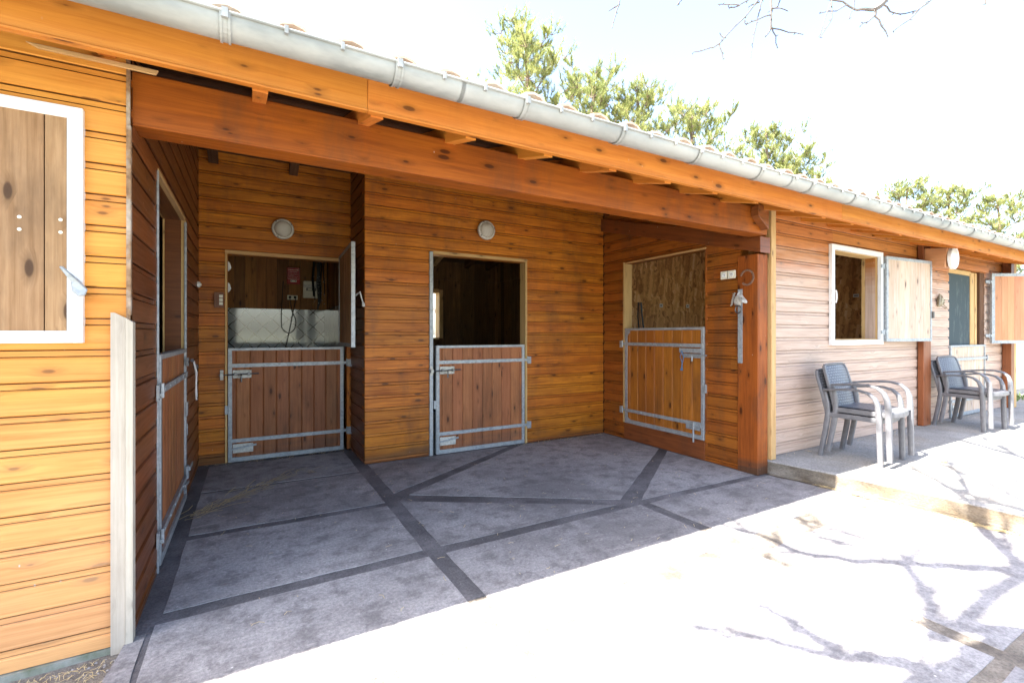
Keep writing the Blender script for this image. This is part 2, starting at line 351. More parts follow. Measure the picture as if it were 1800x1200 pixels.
    def build(s, name, mat, parent=None, smooth=False, bevel=0, weld=False):
        me = bpy.data.meshes.new(name); me.from_pydata([tuple(v) for v in s.v], [], s.f)
        u = me.uv_layers.new(name='UVMap'); u.data.foreach_set('uv', [c for p in s.uv for c in p])
        a = me.attributes.new('brd', 'FLOAT', 'FACE'); a.data.foreach_set('value', s.b)
        me.materials.append(M[mat] if isinstance(mat, str) else mat)
        if weld or bevel or smooth:
            bm = bmesh.new(); bm.from_mesh(me); bmesh.ops.remove_doubles(bm, verts=bm.verts, dist=1e-5)
            bmesh.ops.recalc_face_normals(bm, faces=bm.faces)
            if bevel:
                es = [e for e in bm.edges if len(e.link_faces) == 2 and e.calc_face_angle(0) > .6]
                bmesh.ops.bevel(bm, geom=es, offset=bevel, segments=1, affect='EDGES', clamp_overlap=True)
            bm.to_mesh(me); bm.free()
        if smooth:
            for p in me.polygons: p.use_smooth = True
            try: me.set_sharp_from_angle(angle=R(38))
            except Exception: pass
        me.update()
        o = bpy.data.objects.new(name, me); C.objects.link(o); o.parent = parent
        return o

def tag(o, label=None, cat=None, group=None, kind=None):
    for k, v in (('label', label), ('category', cat), ('group', group), ('kind', kind)):
        if v: o[k] = v
    return o
def thing(name, label, cat, loc=(0, 0, 0), rz=0, group=None):
    o = bpy.data.objects.new(name, None); C.objects.link(o); o.location = loc; o.rotation_euler = (0, 0, rz); o.empty_display_size = .2
    return tag(o, label, cat, group)
def copy_tree(o, parent=None):
    c = o.copy(); C.objects.link(c); c.parent = parent
    for ch in [k for k in bpy.data.objects if k.parent == o and k != c]: copy_tree(ch, c)
    return c

# ------------------------------------------------------------------ setting: ground, paving
edge = [(4.08, 2.56), (4.07, 2.50), (4.13, 2.10), (4.16, 1.85), (4.21, 1.3), (4.22, .9), (4.24, .2), (4.26, -3)]
g = MB()
N = 48
ext = [-900, -300, -120, -60, -30, -16] + [-10 + i for i in range(0, 31, 2)] + [26, 34, 50, 80, 160, 400, 900]
for i in range(len(ext)-1):
    for j in range(len(ext)-1):
        g.face([(ext[i], ext[j], -.06), (ext[i+1], ext[j], -.06), (ext[i+1], ext[j+1], -.06), (ext[i], ext[j+1], -.06)], None, .5)
tag(g.build('ground', 'earth'), kind='structure')
g = MB(); g.box(-.44, 4.06, 2.019, 5.3, -.055, -.016, brd=.5); g.box(-.56, 4.24, -3.5, 2.018, -.055, -.003, brd=.5)
tag(g.build('paving_bed', 'sandjoint'), kind='structure')
g = MB(); g.box(-.44, 4.06, 2.02, 5.34, -.0155, -.0025, brd=.5)
g.prism([(.89, 2.02, -.002), (.99, 2.02, -.002), (.985, 5.34, -.002), (.885, 5.34, -.002)], (0, 0, .001))
tag(g.build('joint_strips', 'joint'), kind='structure')
def slab(poly, zt=0.0, mat='slab'):
    """an uneven-edged slab"""
    m = MB(); P = []
    for k in range(len(poly)):
        a, b = Vector(poly[k]+(0,)), Vector(poly[(k+1) % len(poly)]+(0,)); n = max(1, int((b-a).length/.12))
        for i in range(n):
            q = a.lerp(b, i/n); j = .004 if i else .002
            P.append((q.x+random.uniform(-j, j), q.y+random.uniform(-j, j)))
    return P
pav = MB()
SL = [[(-.33, 4.43), (.88, 4.41), (.88, 5.24), (-.33, 5.26)], [(-.33, 3.52), (.88, 3.50), (.88, 4.37), (-.33, 4.39)],
      [(-.335, 2.60), (.88, 2.62), (.88, 3.42), (-.33, 3.44)], [(-.355, 1.72), (.895, 1.73), (.885, 2.53), (-.355, 2.51)],
      [(.995, 3.67), (2.55, 4.59), (.995, 4.60)], [(1.09, 3.58), (2.46, 2.69), (3.92, 3.68), (3.93, 4.60), (2.72, 4.59)],
      [(.99, 2.62), (2.35, 2.62), (.99, 3.47)], [(2.60, 2.61), (3.93, 2.58), (3.93, 3.57)],
      [(.99, 1.76), (2.52, 1.80), (2.51, 2.53), (.985, 2.52)], [(2.61, 1.80), (4.13, 1.88), (4.06, 2.50), (2.60, 2.53)]]
y = 1.64
for row in range(5):
    h = .98
    for (xa, xb) in ((-.355, .90), (.985, 2.52), (2.605, 4.17)):
        SL.append([(xa, y-h), (xb, y-h), (xb, y+.02*(xa > 0)+.03*(xa > 2)), (xa, y)])
    y -= h+.075
for p in SL:
    q = slab(p); zt = random.uniform(-.0005, .0008); pav.prism([(a, b, zt-.014) for a, b in q], (0, 0, .014))
pav.prism([(a, b, -.004) for a, b in slab([(-.435, 2.45), (-.375, 2.45), (-.375, 1.2), (-.55, 1.2)])], (0, 0, .006), brd=.2)
tag(pav.build('paving', 'slab'), kind='structure')
g = MB()
for k in range(len(edge)-1):
    (a, b), (c_, d_) = edge[k], edge[k+1]; g.face([(a-.0075, b, .02), (c_-.0075, d_, .02), (c_-.0075, d_, .112), (a-.0075, b, .112)])
tag(g.build('path_edge', 'edge'), kind='structure')
g = MB(); q_ = []
for k in range(len(edge)-2):
    (a, b), (c_, d_) = edge[k], edge[k+1]
    for i in range(6): q_.append((a+(c_-a)*i/6, b+(d_-b)*i/6, random.uniform(.024, .058)))
for (a, b, w_), (c_, d_, w2_) in zip(q_[:-1], q_[1:]): g.face([(a-w_, b, .0025), (c_-w2_, d_, .0025), (c_+.02, d_, .0025), (a+.02, b, .0025)])
tag(g.build('soil_line', 'soil'), kind='structure')
g = MB(); g.face([(-2.6, -2, -.034), (-.54, 1.0, -.034), (-.43, 2.42, -.034), (-.43, 2.45, -.034), (-3.4, 2.45, -.034), (-4, -2, -.034)])
tag(g.build('gravel', 'gravel'), kind='structure')
# raised concrete path in front of the right wing
g = MB()
poly = [(a+random.uniform(-.004, .004), b) for a, b in edge] + [(14.0, -3), (14.0, 3.6), (10.6, 3.6), (10.6, 2.62), (4.15, 2.62)]
g.prism([(a, b, -.05) for a, b in poly], (0, 0, .17))
cp = g.build('concrete_path', 'conc', bevel=.006); tag(cp, kind='structure')
g = MB(); g.prism([(a-.004-.018*(k % 2), b, -.05) for k, (a, b) in enumerate(edge)] + [(4.3, -3, -.05), (4.3, 2.5, -.05)], (0, 0, .075)); g.build('path_footing', 'edge', bevel=.004)
tag(bpy.data.objects['path_footing'], kind='structure')

# ------------------------------------------------------------------ stable building
stable = thing('stable_building', 'long timber stable with open porch, half doors and tiled roof', 'stable')
SLP = .278
RIDGE = 5.0
def zd(Y): return 2.31 + SLP*((Y if Y < RIDGE else 2*RIDGE-Y) - 2.1)       # underside of the roof deck

def clip(poly, f):
    out = []
    for i in range(len(poly)):
        a, b = poly[i], poly[(i+1) % len(poly)]; fa, fb = f(a), f(b)
        if fa <= 0: out.append(a)
        if (fa < 0) != (fb < 0) and abs(fa-fb) > 1e-9:
            t_ = fa/(fa-fb); out.append(a.lerp(b, t_))
    return out
def siding(name, O, U, Nn, L, z0, z1, mat, holes=(), top=None, pitch=.124, phase=0.0, back=.10, jl=2.6):
    """horizontal boards; local (s along U, d along outward normal, z)"""
    m = MB(); U = Vector(U); Nn = Vector(Nn); O = Vector(O)
    def W_(p): return O + U*p.x + Nn*p.y + Vector((0, 0, 1))*p.z
    flip = U.cross(Vector((0, 0, 1))).dot(Nn) < 0
    def emit(pts, b):
        if len(pts) < 3: return
        q = [W_(p) for p in pts]
        if flip: q = q[::-1]
        m.face(q, U, b)
    k = 0; z = z0 + phase - (pitch if phase > 0 else 0)
    while z < z1:
        wob = random.uniform(-.0015, .0015)
        prof = [(z, -.009), (z+.0002, -.022), (z+.0045, -.022), (z+.005, -.004+wob), (z+.0085, wob), (z+pitch*.775, .0005+wob), (z+pitch*.79, -.002+wob), (z+pitch*.812, -.009), (z+pitch*.812+.0002, -.017), (z+pitch*.812+.0028, -.017), (z+pitch*.812+.003, -.008), (z+pitch, -.009)]
        js = [0]; s = random.uniform(.5, jl)
        while s < L and jl < 8: js.append(s); s += random.uniform(jl*.6, jl*1.5)
        js.append(L)
        for ja, jb in zip(js[:-1], js[1:]):
            b = random.random(); e = .0015 if jb < L else 0
            cuts = sorted({ja, jb-e} | {h[0] for h in holes if ja < h[0] < jb} | {h[1] for h in holes if ja < h[1] < jb})
            for a, c in zip(cuts[:-1], cuts[1:]):
                mid = (a+c)/2; hs = [h for h in holes if h[0] < mid < h[1]]
                for ip, ((za, da), (zb, db)) in enumerate(zip(prof[:-1], prof[1:])):
                    segs = [[Vector((a, da, za)), Vector((c, da, za)), Vector((c, db, zb)), Vector((a, db, zb))]]
                    for h in hs:
                        ns = []
                        for sg in segs:
                            ns.append(clip(sg, lambda p: p.z-h[2])); ns.append(clip(sg, lambda p: h[3]-p.z))
                        segs = [x for x in ns if len(x) >= 3 and max(p.z for p in x)-min(p.z for p in x)+max(p.y for p in x)-min(p.y for p in x) > 1e-6]
                    for sg in segs:
                        sg = clip(sg, lambda p: z0-p.z); sg = clip(sg, lambda p: p.z-z1) if len(sg) > 2 else sg
                        if top and len(sg) > 2: sg = clip(sg, lambda p: p.z - (top[0]+top[1]*p.x))
                        emit(sg, b + (1.5 if ip < 3 or 7 <= ip <= 9 else 0))
        z += pitch; k += 1
    # core behind the boards
    cuts = sorted({0, L} | {h[0] for h in holes} | {h[1] for h in holes})
    def core(a, c, za, zb):
        ta = min(zb, top[0]+top[1]*a) if top and zb >= z1-.001 else zb; tb = min(zb, top[0]+top[1]*c) if top and zb >= z1-.001 else zb
        P = [O+U*a+Nn*-.0225+Vector((0,0,za)), O+U*c+Nn*-.0225+Vector((0,0,za)), O+U*c+Nn*-.0225+Vector((0,0,tb)), O+U*a+Nn*-.0225+Vector((0,0,ta))]
        m.prism(P, -Nn*back, U, .1)
    for a, c in zip(cuts[:-1], cuts[1:]):
        hs = [h for h in holes if h[0] < (a+c)/2 < h[1]]
        if not hs: core(a, c, z0, z1)
        else:
            h = hs[0]
            if h[2] > z0+.001: core(a, c, z0, h[2])
            core(a, c, h[3], z1)
    return m.build(name, mat, stable)

siding('front_wall', (-3.2, 2.43, 0), (1, 0, 0), (0, -1, 0), 2.765, -.004, zd(2.43)-.004, 'left', holes=[(3.2-1.75, 3.2-.61, 1.25, 2.10)], phase=.075, jl=9)
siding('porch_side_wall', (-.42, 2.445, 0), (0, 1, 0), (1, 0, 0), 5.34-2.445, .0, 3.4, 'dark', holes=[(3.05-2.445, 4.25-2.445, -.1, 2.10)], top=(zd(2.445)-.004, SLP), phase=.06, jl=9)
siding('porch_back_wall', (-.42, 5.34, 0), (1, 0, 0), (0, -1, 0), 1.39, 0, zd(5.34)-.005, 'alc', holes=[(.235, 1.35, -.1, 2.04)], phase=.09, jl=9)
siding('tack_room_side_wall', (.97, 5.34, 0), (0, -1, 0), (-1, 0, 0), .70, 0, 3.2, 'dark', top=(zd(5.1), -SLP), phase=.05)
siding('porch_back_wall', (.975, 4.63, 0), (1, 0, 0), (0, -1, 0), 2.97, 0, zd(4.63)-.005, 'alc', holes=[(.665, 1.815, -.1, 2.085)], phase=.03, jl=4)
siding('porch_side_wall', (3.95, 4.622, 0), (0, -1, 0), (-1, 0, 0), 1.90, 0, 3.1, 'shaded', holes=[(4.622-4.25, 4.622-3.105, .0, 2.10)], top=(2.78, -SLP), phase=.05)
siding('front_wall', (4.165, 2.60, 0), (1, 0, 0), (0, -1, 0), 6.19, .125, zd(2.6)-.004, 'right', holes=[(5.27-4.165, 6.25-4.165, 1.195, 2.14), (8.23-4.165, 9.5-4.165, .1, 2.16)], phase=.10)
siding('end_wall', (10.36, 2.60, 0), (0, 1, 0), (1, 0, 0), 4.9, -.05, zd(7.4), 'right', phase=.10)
# corner trim, end boards
m = MB(); m.box(-.436, -.424, 2.425, 2.440, .04, 2.38, (0, 0, 1)); m.box(-.4345, -.4205, 2.418, 2.4445, 1.33, 2.1, (0, 0, 1))
m.build('corner_edge', 'endgrain', stable)
m = MB(); m.T = Matrix.Translation((0, 0, 0))
m.prism([(-.482, 2.414, -.03), (-.436, 2.414, -.03), (-.436, 2.414, 1.318), (-.470, 2.414, 1.338), (-.482, 2.414, 1.338)], (0, -.006, 0), (0, 0, 1))
m.prism([(-.435, 2.405, -.01), (-.412, 2.408, -.01), (-.412, 2.408, 1.30), (-.435, 2.405, 1.318)], (0, .05, 0), (0, 0, 1))
m.build('corner_board', 'grey', stable)
# plinth under the left wall
m = MB(); pr = [(-3.2, 2.445)] + [(-3.2+i*.12, 2.425+random.uniform(-.010, .006)) for i in range(23)] + [(-.43, 2.43)]
m.prism([(a, b, -.05) for a, b in pr] + [(-.43, 2.52, -.05), (-3.2, 2.52, -.05)], (0, 0, .042)); m.build('plinth', 'mossy', stable)
# porch wall back parts (hidden ends) and room partitions
def vboards(name, O, U, Nn, L, z0, z1f, mat='inner', w=.13, holes=(), brk=None, thick=.03, b=1):
    m = MB(); U = Vector(U); Nn = Vector(Nn); O = Vector(O); s = 0
    while s < L-1e-6:
        e = min(L, s+w*random.uniform(.85, 1.15)); br = random.random(); mid = (s+e)/2; zt = z1f(mid) if callable(z1f) else z1f
        dd = random.uniform(0, .004); segs = [(z0, zt)]
        for h in holes:
            if h[0]-.01 < mid < h[1]+.01:
                segs = [(z0, h[2]), (h[3], zt)]
        if brk and len(segs) == 1: segs = [(z0, brk), (brk+.002, zt)]
        elif brk and segs[-1][0] < brk < segs[-1][1]: segs = segs[:-1] + [(segs[-1][0], brk), (brk+.002, zt)]
        for i, (a, c) in enumerate(segs):
            d2 = dd + (.012 if brk and a >= brk else 0)
            P = [O+U*(s+.003)+Nn*d2+Vector((0,0,a)), O+U*(e-.003)+Nn*d2+Vector((0,0,a)), O+U*(e-.0015)+Nn*d2+Vector((0,0,c)), O+U*(s+.0015)+Nn*d2+Vector((0,0,c))]
            m.prism(P, -Nn*(thick+d2), (0, 0, 1), br)
        s = e
    return m.build(name, mat, stable)
roofz = lambda Y: zd(Y)-.005
# back wall of tack room and stall (Y = 7.3), window in the stall
vboards('inner_wall', (-3.1, 7.30, 0), (1, 0, 0), (0, -1, 0), 5.3, 0, zd(7.33)-.01)
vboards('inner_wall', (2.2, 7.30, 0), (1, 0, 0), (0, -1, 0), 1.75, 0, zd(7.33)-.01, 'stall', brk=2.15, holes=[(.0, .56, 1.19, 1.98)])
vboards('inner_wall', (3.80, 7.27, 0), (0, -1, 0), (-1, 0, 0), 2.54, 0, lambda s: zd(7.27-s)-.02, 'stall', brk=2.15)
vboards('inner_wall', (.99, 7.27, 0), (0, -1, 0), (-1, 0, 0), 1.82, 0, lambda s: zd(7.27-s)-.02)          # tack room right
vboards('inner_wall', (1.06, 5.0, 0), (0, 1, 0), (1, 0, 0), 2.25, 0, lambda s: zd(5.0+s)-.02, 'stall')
vboards('inner_wall', (-.56, 5.47, 0), (0, 1, 0), (1, 0, 0), 1.8, 0, lambda s: zd(5.47+s)-.02)
vboards('inner_wall', (-3.1, 2.6, 0), (0, 1, 0), (1, 0, 0), 4.7, 0, lambda s: zd(2.6+s)-.02)
vboards('inner_wall', (-3.1, 5.5, 0), (1, 0, 0), (0, -1, 0), 2.5, 0, 2.6)
m = MB(); m.box(-3.2, 2.2, 7.36, 7.42, -.05, zd(7.42)-.01, brd=.3); m.box(2.2, 2.76, 7.36, 7.42, -.05, 1.19, brd=.3); m.box(2.2, 2.76, 7.36, 7.42, 1.98, zd(7.42)-.01, brd=.3)
m.box(2.76, 10.35, 7.36, 7.42, -.05, zd(7.42)-.01, brd=.3); m.box(-3.26, -3.2, 2.45, 7.42, -.05, 2.35, brd=.3)
m.build('back_wall', 'dark', stable)
# gable pieces closing the roof space over the left end
m = MB(); m.prism([(-3.23, 2.45, 2.35), (-3.23, 7.42, 2.35), (-3.23, 7.42, zd(7.42)-.01), (-3.23, 5, 3.10), (-3.23, 2.45, zd(2.45)-.01)], (-.02, 0, 0)); m.build('gable', 'dark', stable)
# white tiling in the tack room
m = MB(); m.face([(-.56, 7.262, 0), (.95, 7.262, 0), (.95, 7.262, 1.605), (-.56, 7.262, 1.605)], None, .5, [(0, 0), (1.51, 0), (1.51, 1.605), (0, 1.605)])
m.face([(.9505, 7.262, 0), (.9505, 5.5, 0), (.9505, 5.5, 1.605), (.9505, 7.262, 1.605)], None, .5, [(0, 0), (1.76, 0), (1.76, 1.605), (0, 1.605)])
m.face([(-.56, 7.29, 1.605), (-.56, 7.262, 1.605), (.95, 7.262, 1.605), (.95, 7.29, 1.605)]); m.face([(.98, 5.5, 1.605), (.98, 7.29, 1.605), (.9505, 7.29, 1.605), (.9505, 5.5, 1.605)])
m.build('wall_tiling', 'tile', stable)
# strand board room behind the right side wall
def osbwall(P, uvs): 
    m.face(P, None, .5, uvs)
m = MB()
osbwall([(4.08, 5.3, 0), (7.2, 5.3, 0), (7.2, 5.3, 3.05), (4.08, 5.3, 3.05)], [(0, 0), (3.1, 0), (3.1, 3), (0, 3)])
osbwall([(7.2, 5.3, 0), (7.2, 2.72, 0), (7.2, 2.72, 2.45), (7.2, 5.3, 3.05)], [(4, 0), (6.6, 0), (6.6, 2.4), (4, 3)])
osbwall([(4.075, 2.74, 0), (4.075, 3.1, 0), (4.075, 3.1, 2.55), (4.075, 2.74, 2.45)], [(0, 0), (.4, 0), (.4, 2.5), (0, 2.4)])
osbwall([(4.075, 4.26, 0), (4.075, 5.3, 0), (4.075, 5.3, 3.05), (4.075, 4.26, 2.85)], [(0, 0), (1, 0), (1, 3), (0, 2.9)])
m.build('strand_board_lining', 'osb', stable)
m = MB(); m.box(4.0, 10.3, 5.32, 5.36, 0, 3.04, brd=.2); m.box(7.22, 7.26, 2.72, 5.3, 0, 2.43, brd=.2); m.box(3.84, 3.9, 4.75, 7.3, 0, 2.45, brd=.2); m.box(3.96, 4.05, 4.63, 5.32, 0, 2.95, brd=.2)
m.box(4.2, 10.3, 2.715, 2.725, .12, 1.1, brd=.3) if False else None
m.build('partition', 'deck', stable)
# inner floors
m = MB(); m.box(-3.1, 3.8, 5.36, 7.28, -.05, -.004, brd=.3); m.box(-3.1, -.57, 2.6, 5.36, -.05, -.004, brd=.3); m.box(4.08, 10.3, 2.75, 5.3, -.05, .1, brd=.3)
m.box(.98, 3.95, 4.75, 5.36, -.05, -.005, brd=.3)
m.build('inner_floor', 'gravel', stable)

# roof deck, tiles
deck = MB()
def deckside(y0, y1, sgn):
    n = int(abs(y1-y0)/.115); 
    for i in range(n):
        a = y0+(y1-y0)*i/n; b = y0+(y1-y0)*(i+1)/n - .002*sgn
        xs = [-3.4, random.uniform(-1, 1.5), random.uniform(3, 6), 10.6]; 
        for xa, xb in zip(xs[:-1], xs[1:]):
            deck.prism([(xa, a, zd(a)), (xa, b, zd(b)), (xa, b, zd(b)+.018), (xa, a, zd(a)+.018)], (xb-xa-.001, 0, 0), (1, 0, 0))
deckside(2.166, 5.0, 1); deckside(8.0, 5.0, -1)
roof = deck.build('roof', 'deck', stable)
tl = MB(); PW = .219
def tile(x, y0, y1, cap, lift):
    r0, r1 = (.088, .070); n = 6; b = random.random()
    def ring(y, r, dz):
        out = []
        for k in range(n+1):
            a = math.pi*k/n; h = math.sin(a)*r*.86
            out.append(Vector((x-math.cos(a)*r, y, zd(y)+.070+dz+(h if cap else -h+.068))))
        return out
    A = ring(y0, r0 if cap else r1, lift); B = ring(y1, r1 if cap else r0, lift-.012)
    for k in range(n): tl.face([A[k+1], A[k], B[k], B[k+1]] if cap else [A[k], A[k+1], B[k+1], B[k]], None, b)
    if cap:
        A2 = [Vector((x+(p.x-x)*.84, p.y, zd(p.y)+.070+lift+(p.z-zd(p.y)-.070-lift)*.84)) for p in A]
        for k in range(n): tl.face([A[k], A[k+1], A2[k+1], A2[k]], None, b)
        B2 = [Vector((x+(p.x-x)*.84, p.y, p.z-.012)) for p in B]
        for k in range(n): tl.face([A2[k], A2[k+1], B2[k+1], B2[k]], None, b)
nx = int(14.0/PW)
for i in range(nx):
    x = .148 - 16*PW + i*PW
    for j in range(10):
        y0 = 1.985 + j*.32 + random.uniform(-.012, .012)
        tile(x, y0, min(y0+.38, 5.06), True, .034+random.uniform(0, .006)); 
        tile(x+PW/2, y0+.062, min(y0+.38, 5.06), False, .012)
    for j in range(9):
        y0 = 8.1 - j*.36; tile(x, y0, max(y0-.42, 4.95), True, .045)
tl.face([(-3.35, 2.17, zd(2.17)+.045), (10.62, 2.17, zd(2.17)+.045), (10.62, 5, 3.16), (-3.35, 5, 3.16)])
tl.face([(10.62, 8.05, zd(8.05)+.045), (-3.35, 8.05, zd(8.05)+.045), (-3.35, 5, 3.16), (10.62, 5, 3.16)])
tl.build('roof_tiles', 'terra', roof)
m = MB()
for i in range(36):
    x = -3.4+i*.39; m.tube([(x, 5, 3.19), (x+.2, 5, 3.195), (x+.41, 5, 3.19)], [.13, .125, .115], 10)
m.build('ridge_tiles', 'terra', roof)
# rafters
def zr(Y): return zd(Y)-.0015
xr = -.43-.47*5
while xr < 10.3:
    m = MB(); a = 2.166
    xq, hq = (xr-.065, .035) if xr < -.3 else (xr, .088)
    m.prism([(xq-.028, a, zr(a)-hq), (xq-.028, 4.98, zr(4.98)-hq), (xq-.028, 4.98, zr(4.98)), (xq-.028, a, zr(a))], (.056, 0, 0), (0, 1, SLP))
    m.build('rafter', 'fascia', stable); xr += .47
for xr in (-.3, .4, 1.45, 2.1, 2.62, 3.2, 3.6):
    m = MB(); m.prism([(xr-.04, 5.02, zr(5.02)-.12), (xr-.04, 7.26, zr(7.26)-.12), (xr-.04, 7.26, zr(7.26)), (xr-.04, 5.02, zr(5.02))], (.08, 0, 0), (0, 1, -SLP)); m.build('rafter', 'raw' if 2 < xr < 3 else 'deck', stable)
# blocking boards closing the eaves over the right wing
# fascia boards
for a, b in ((-3.4, .461), (.4625, 4.5), (4.5015, 10.62)):
    m = MB(); m.box(a, b, 2.135, 2.163, 2.258, 2.400, (1, 0, 0)); m.box(a, b, 2.127, 2.161, 2.2465, 2.2555, (1, 0, 0)); m.build('fascia_board', 'fascia', stable, bevel=.002)
# main porch beam
m = MB(); m.box(-.43, 3.935, 2.455, 2.60, 2.118, 2.342, (1, 0, 0)); m.build('porch_beam', 'beam', stable, bevel=.005)
m = MB(); m.prism([(3.70, 2.385, 2.335), (3.70, 2.385, 2.245), (3.845, 2.385, 2.142), (3.845, 2.385, 2.335)], (0, .067, 0), (0, 1, 0)); m.build('beam_bracket', 'dark', stable, bevel=.003)
m = MB(); m.prism([(3.905, 2.50, 1.972), (3.905, 4.66, 1.972+SLP*2.16), (3.905, 4.66, 2.126+SLP*2.16), (3.905, 2.62, 2.160), (3.905, 2.61, 2.114), (3.905, 2.50, 2.114)], (.145, 0, 0), (0, 1, SLP)); m.build('wall_plate_beam', 'dark', stable, bevel=.003)
m = MB(); m.box(3.925, 4.070, 2.535, 2.735, 0, 1.970, (0, 0, 1)); m.build('post', 'post', stable, bevel=.006)
m = MB(); m.box(4.072, 4.088, 2.56, 2.62, 0, 2.38, (0, 0, 1)); m.build('cover_strip', 'dark', stable)
m = MB(); m.box(4.092, 4.162, 2.515, 2.605, .122, 2.40, (0, 0, 1)); m.build('corner_board', 'raw', stable, bevel=.003)
m = MB(); m.box(7.25, 7.46, 2.53, 2.591, .122, 2.40, (0, 0, 1)); m.build('post', 'darkpost', stable, bevel=.004)
m = MB(); m.box(10.20, 10.33, 2.49, 2.591, .122, 2.38, (0, 0, 1)); m.build('post', 'darkpost', stable, bevel=.004)
m = MB(); m.box(10.335, 10.43, 2.49, 2.595, .122, 2.38, (0, 0, 1)); m.build('corner_board', 'raw', stable, bevel=.003)
# door linings
def lining(name, x0, x1, y0, y1, z0, z1, mat, grain=(0, 0, 1)):
    m = MB(); m.box(x0, x1, y0, y1, z0, z1, grain); return m.build(name, mat, stable, bevel=.002)
lining('door_jamb', -.205, -.187, 5.325, 5.46, 0, 2.04, 'raw'); lining('door_jamb', .93, .955, 5.325, 5.46, 0, 2.04, 'alc')
lining('door_head', -.205, .955, 5.322, 5.46, 2.041, 2.075, 'raw', (1, 0, 0))
lining('door_jamb', 1.622, 1.66, 4.612, 4.74, 0, 2.11, 'galv'); lining('door_jamb', 2.775, 2.80, 4.615, 4.74, 0, 2.085, 'raw')
lining('door_head', 1.661, 2.80, 4.612, 4.74, 2.086, 2.118, 'raw', (1, 0, 0))
lining('door_jamb', 3.936, 4.06, 4.235, 4.262, .2, 2.12, 'raw'); lining('door_jamb', 3.95, 4.07, 3.085, 3.104, .1, 2.12, 'shaded')
lining('door_head', 3.938, 4.06, 3.09, 4.234, 2.101, 2.115, 'raw', (0, 1, 0))
lining('door_sill', 3.945, 4.05, 3.105, 4.25, .0, .195, 'dark', (0, 1, 0))
lining('door_jamb', -.555, -.415, 4.251, 4.275, 0, 2.11, 'raw'); lining('door_jamb', -.422, -.412, 3.036, 3.05, 0, 2.11, 'galv')
lining('door_jamb', -.555, -.424, 3.03, 3.05, 0, 2.10, 'dark')
lining('door_head', -.555, -.415, 3.051, 4.25, 2.101, 2.125, 'raw', (0, 1, 0))
lining('door_jamb', -.4225, -.408, 4.237, 4.262, 1.14, 2.09, 'galv')
# outer room filler behind right front walls and inner dark lining
m = MB(); m.box(7.30, 10.3, 2.95, 2.97, .1, 2.5, brd=.3); m.build('partition', 'deck', stable)

# gutter
gt = MB(); GC = (2.0, 2.389); gr = .062; n = 12
prof = [(GC[0]-math.cos(math.pi*k/n)*gr, GC[1]-math.sin(math.pi*k/n)*gr) for k in range(n+1)]
xs = [-3.45, -1.6, .835, 3.4, 6.0, 8.4, 10.7]
for xa, xb in zip(xs[:-1], xs[1:]):
    for (ya, za), (yb, zb) in zip(prof[:-1], prof[1:]):
        gt.face([(xa, ya, za), (xb+.02, ya, za), (xb+.02, yb, zb), (xa, yb, zb)], None, .5)
        gt.face([(xa, yb+(GC[0]-yb)*.03, zb+.002), (xb, yb+(GC[0]-yb)*.03, zb+.002), (xb, ya+(GC[0]-ya)*.03, za+.002), (xa, ya+(GC[0]-ya)*.03, za+.002)], None, .5)
gt.tube([(-3.45, prof[0][0]-.004, GC[1]+.002), (10.7, prof[0][0]-.004, GC[1]+.002)], .006, 8)
for x in xs[1:-1]:
    gt.face([(x, GC[0]-gr, GC[1])]*0 or [(x, prof[3][0], prof[3][1]), (x+.001, prof[3][0], prof[3][1]), (x+.001, prof[4][0], prof[4][1]), (x, prof[4][0], prof[4][1])])
gutter = gt.build('gutter', 'zinc', stable, smooth=True)
x = -.075-.626*5
while x < 10.6:
    m = MB(); rr = gr+.004
    for k in range(n):
        a0, a1 = math.pi*k/n, math.pi*(k+1)/n
        for w0, w1, q in ((-.013, .013, rr), (-.017, -.009, rr+.0035), (.009, .017, rr+.0035)):
            m.face([(x+w0, GC[0]-math.cos(a0)*q, GC[1]-math.sin(a0)*q), (x+w1, GC[0]-math.cos(a0)*q, GC[1]-math.sin(a0)*q), (x+w1, GC[0]-math.cos(a1)*q, GC[1]-math.sin(a1)*q), (x+w0, GC[0]-math.cos(a1)*q, GC[1]-math.sin(a1)*q)], None, .5)
    m.box(x-.013, x+.013, GC[0]-gr-.004, GC[0]+gr+.04, GC[1]+.004, GC[1]+.007)
    m.box(x-.010, x+.010, GC[0]-gr-.0145, GC[0]-gr+.004, GC[1]-.022, GC[1]+.012)
    m.build('gutter_bracket', 'zinc', gutter)
    for q_ in (.19, .39):
        m = MB(); m.box(x+q_, x+q_+.013, GC[0]-gr-.0145, GC[0]-gr+.004, GC[1]-.018, GC[1]+.011); m.build('gutter_clip', 'zinc', gutter)
    x += .626
m = MB(); m.prism([(-3.4, 2.045, 2.372), (-3.4, 2.150, 2.405), (-3.4, 2.150, 2.408), (-3.4, 2.045, 2.375)], (14.0, 0, 0)); m.build('eave_light_cover', 'zinc', gutter)  # added sheet that stops light leaking between gutter and fascia
# loose lath nailed across the corner
m = MB(); m.prism([(-.725, 2.404, 2.338), (-.69, 2.404, 2.322), (-.335, 2.404, 2.318), (-.325, 2.404, 2.338)], (0, -.012, 0), (1, 0, 0))
lath = m.build('wood_lath', 'raw', bevel=.002); lath.rotation_euler = (0, 0, 0)
tag(lath, 'short pale raw wood lath nailed up under the eaves at the left corner', 'lath')

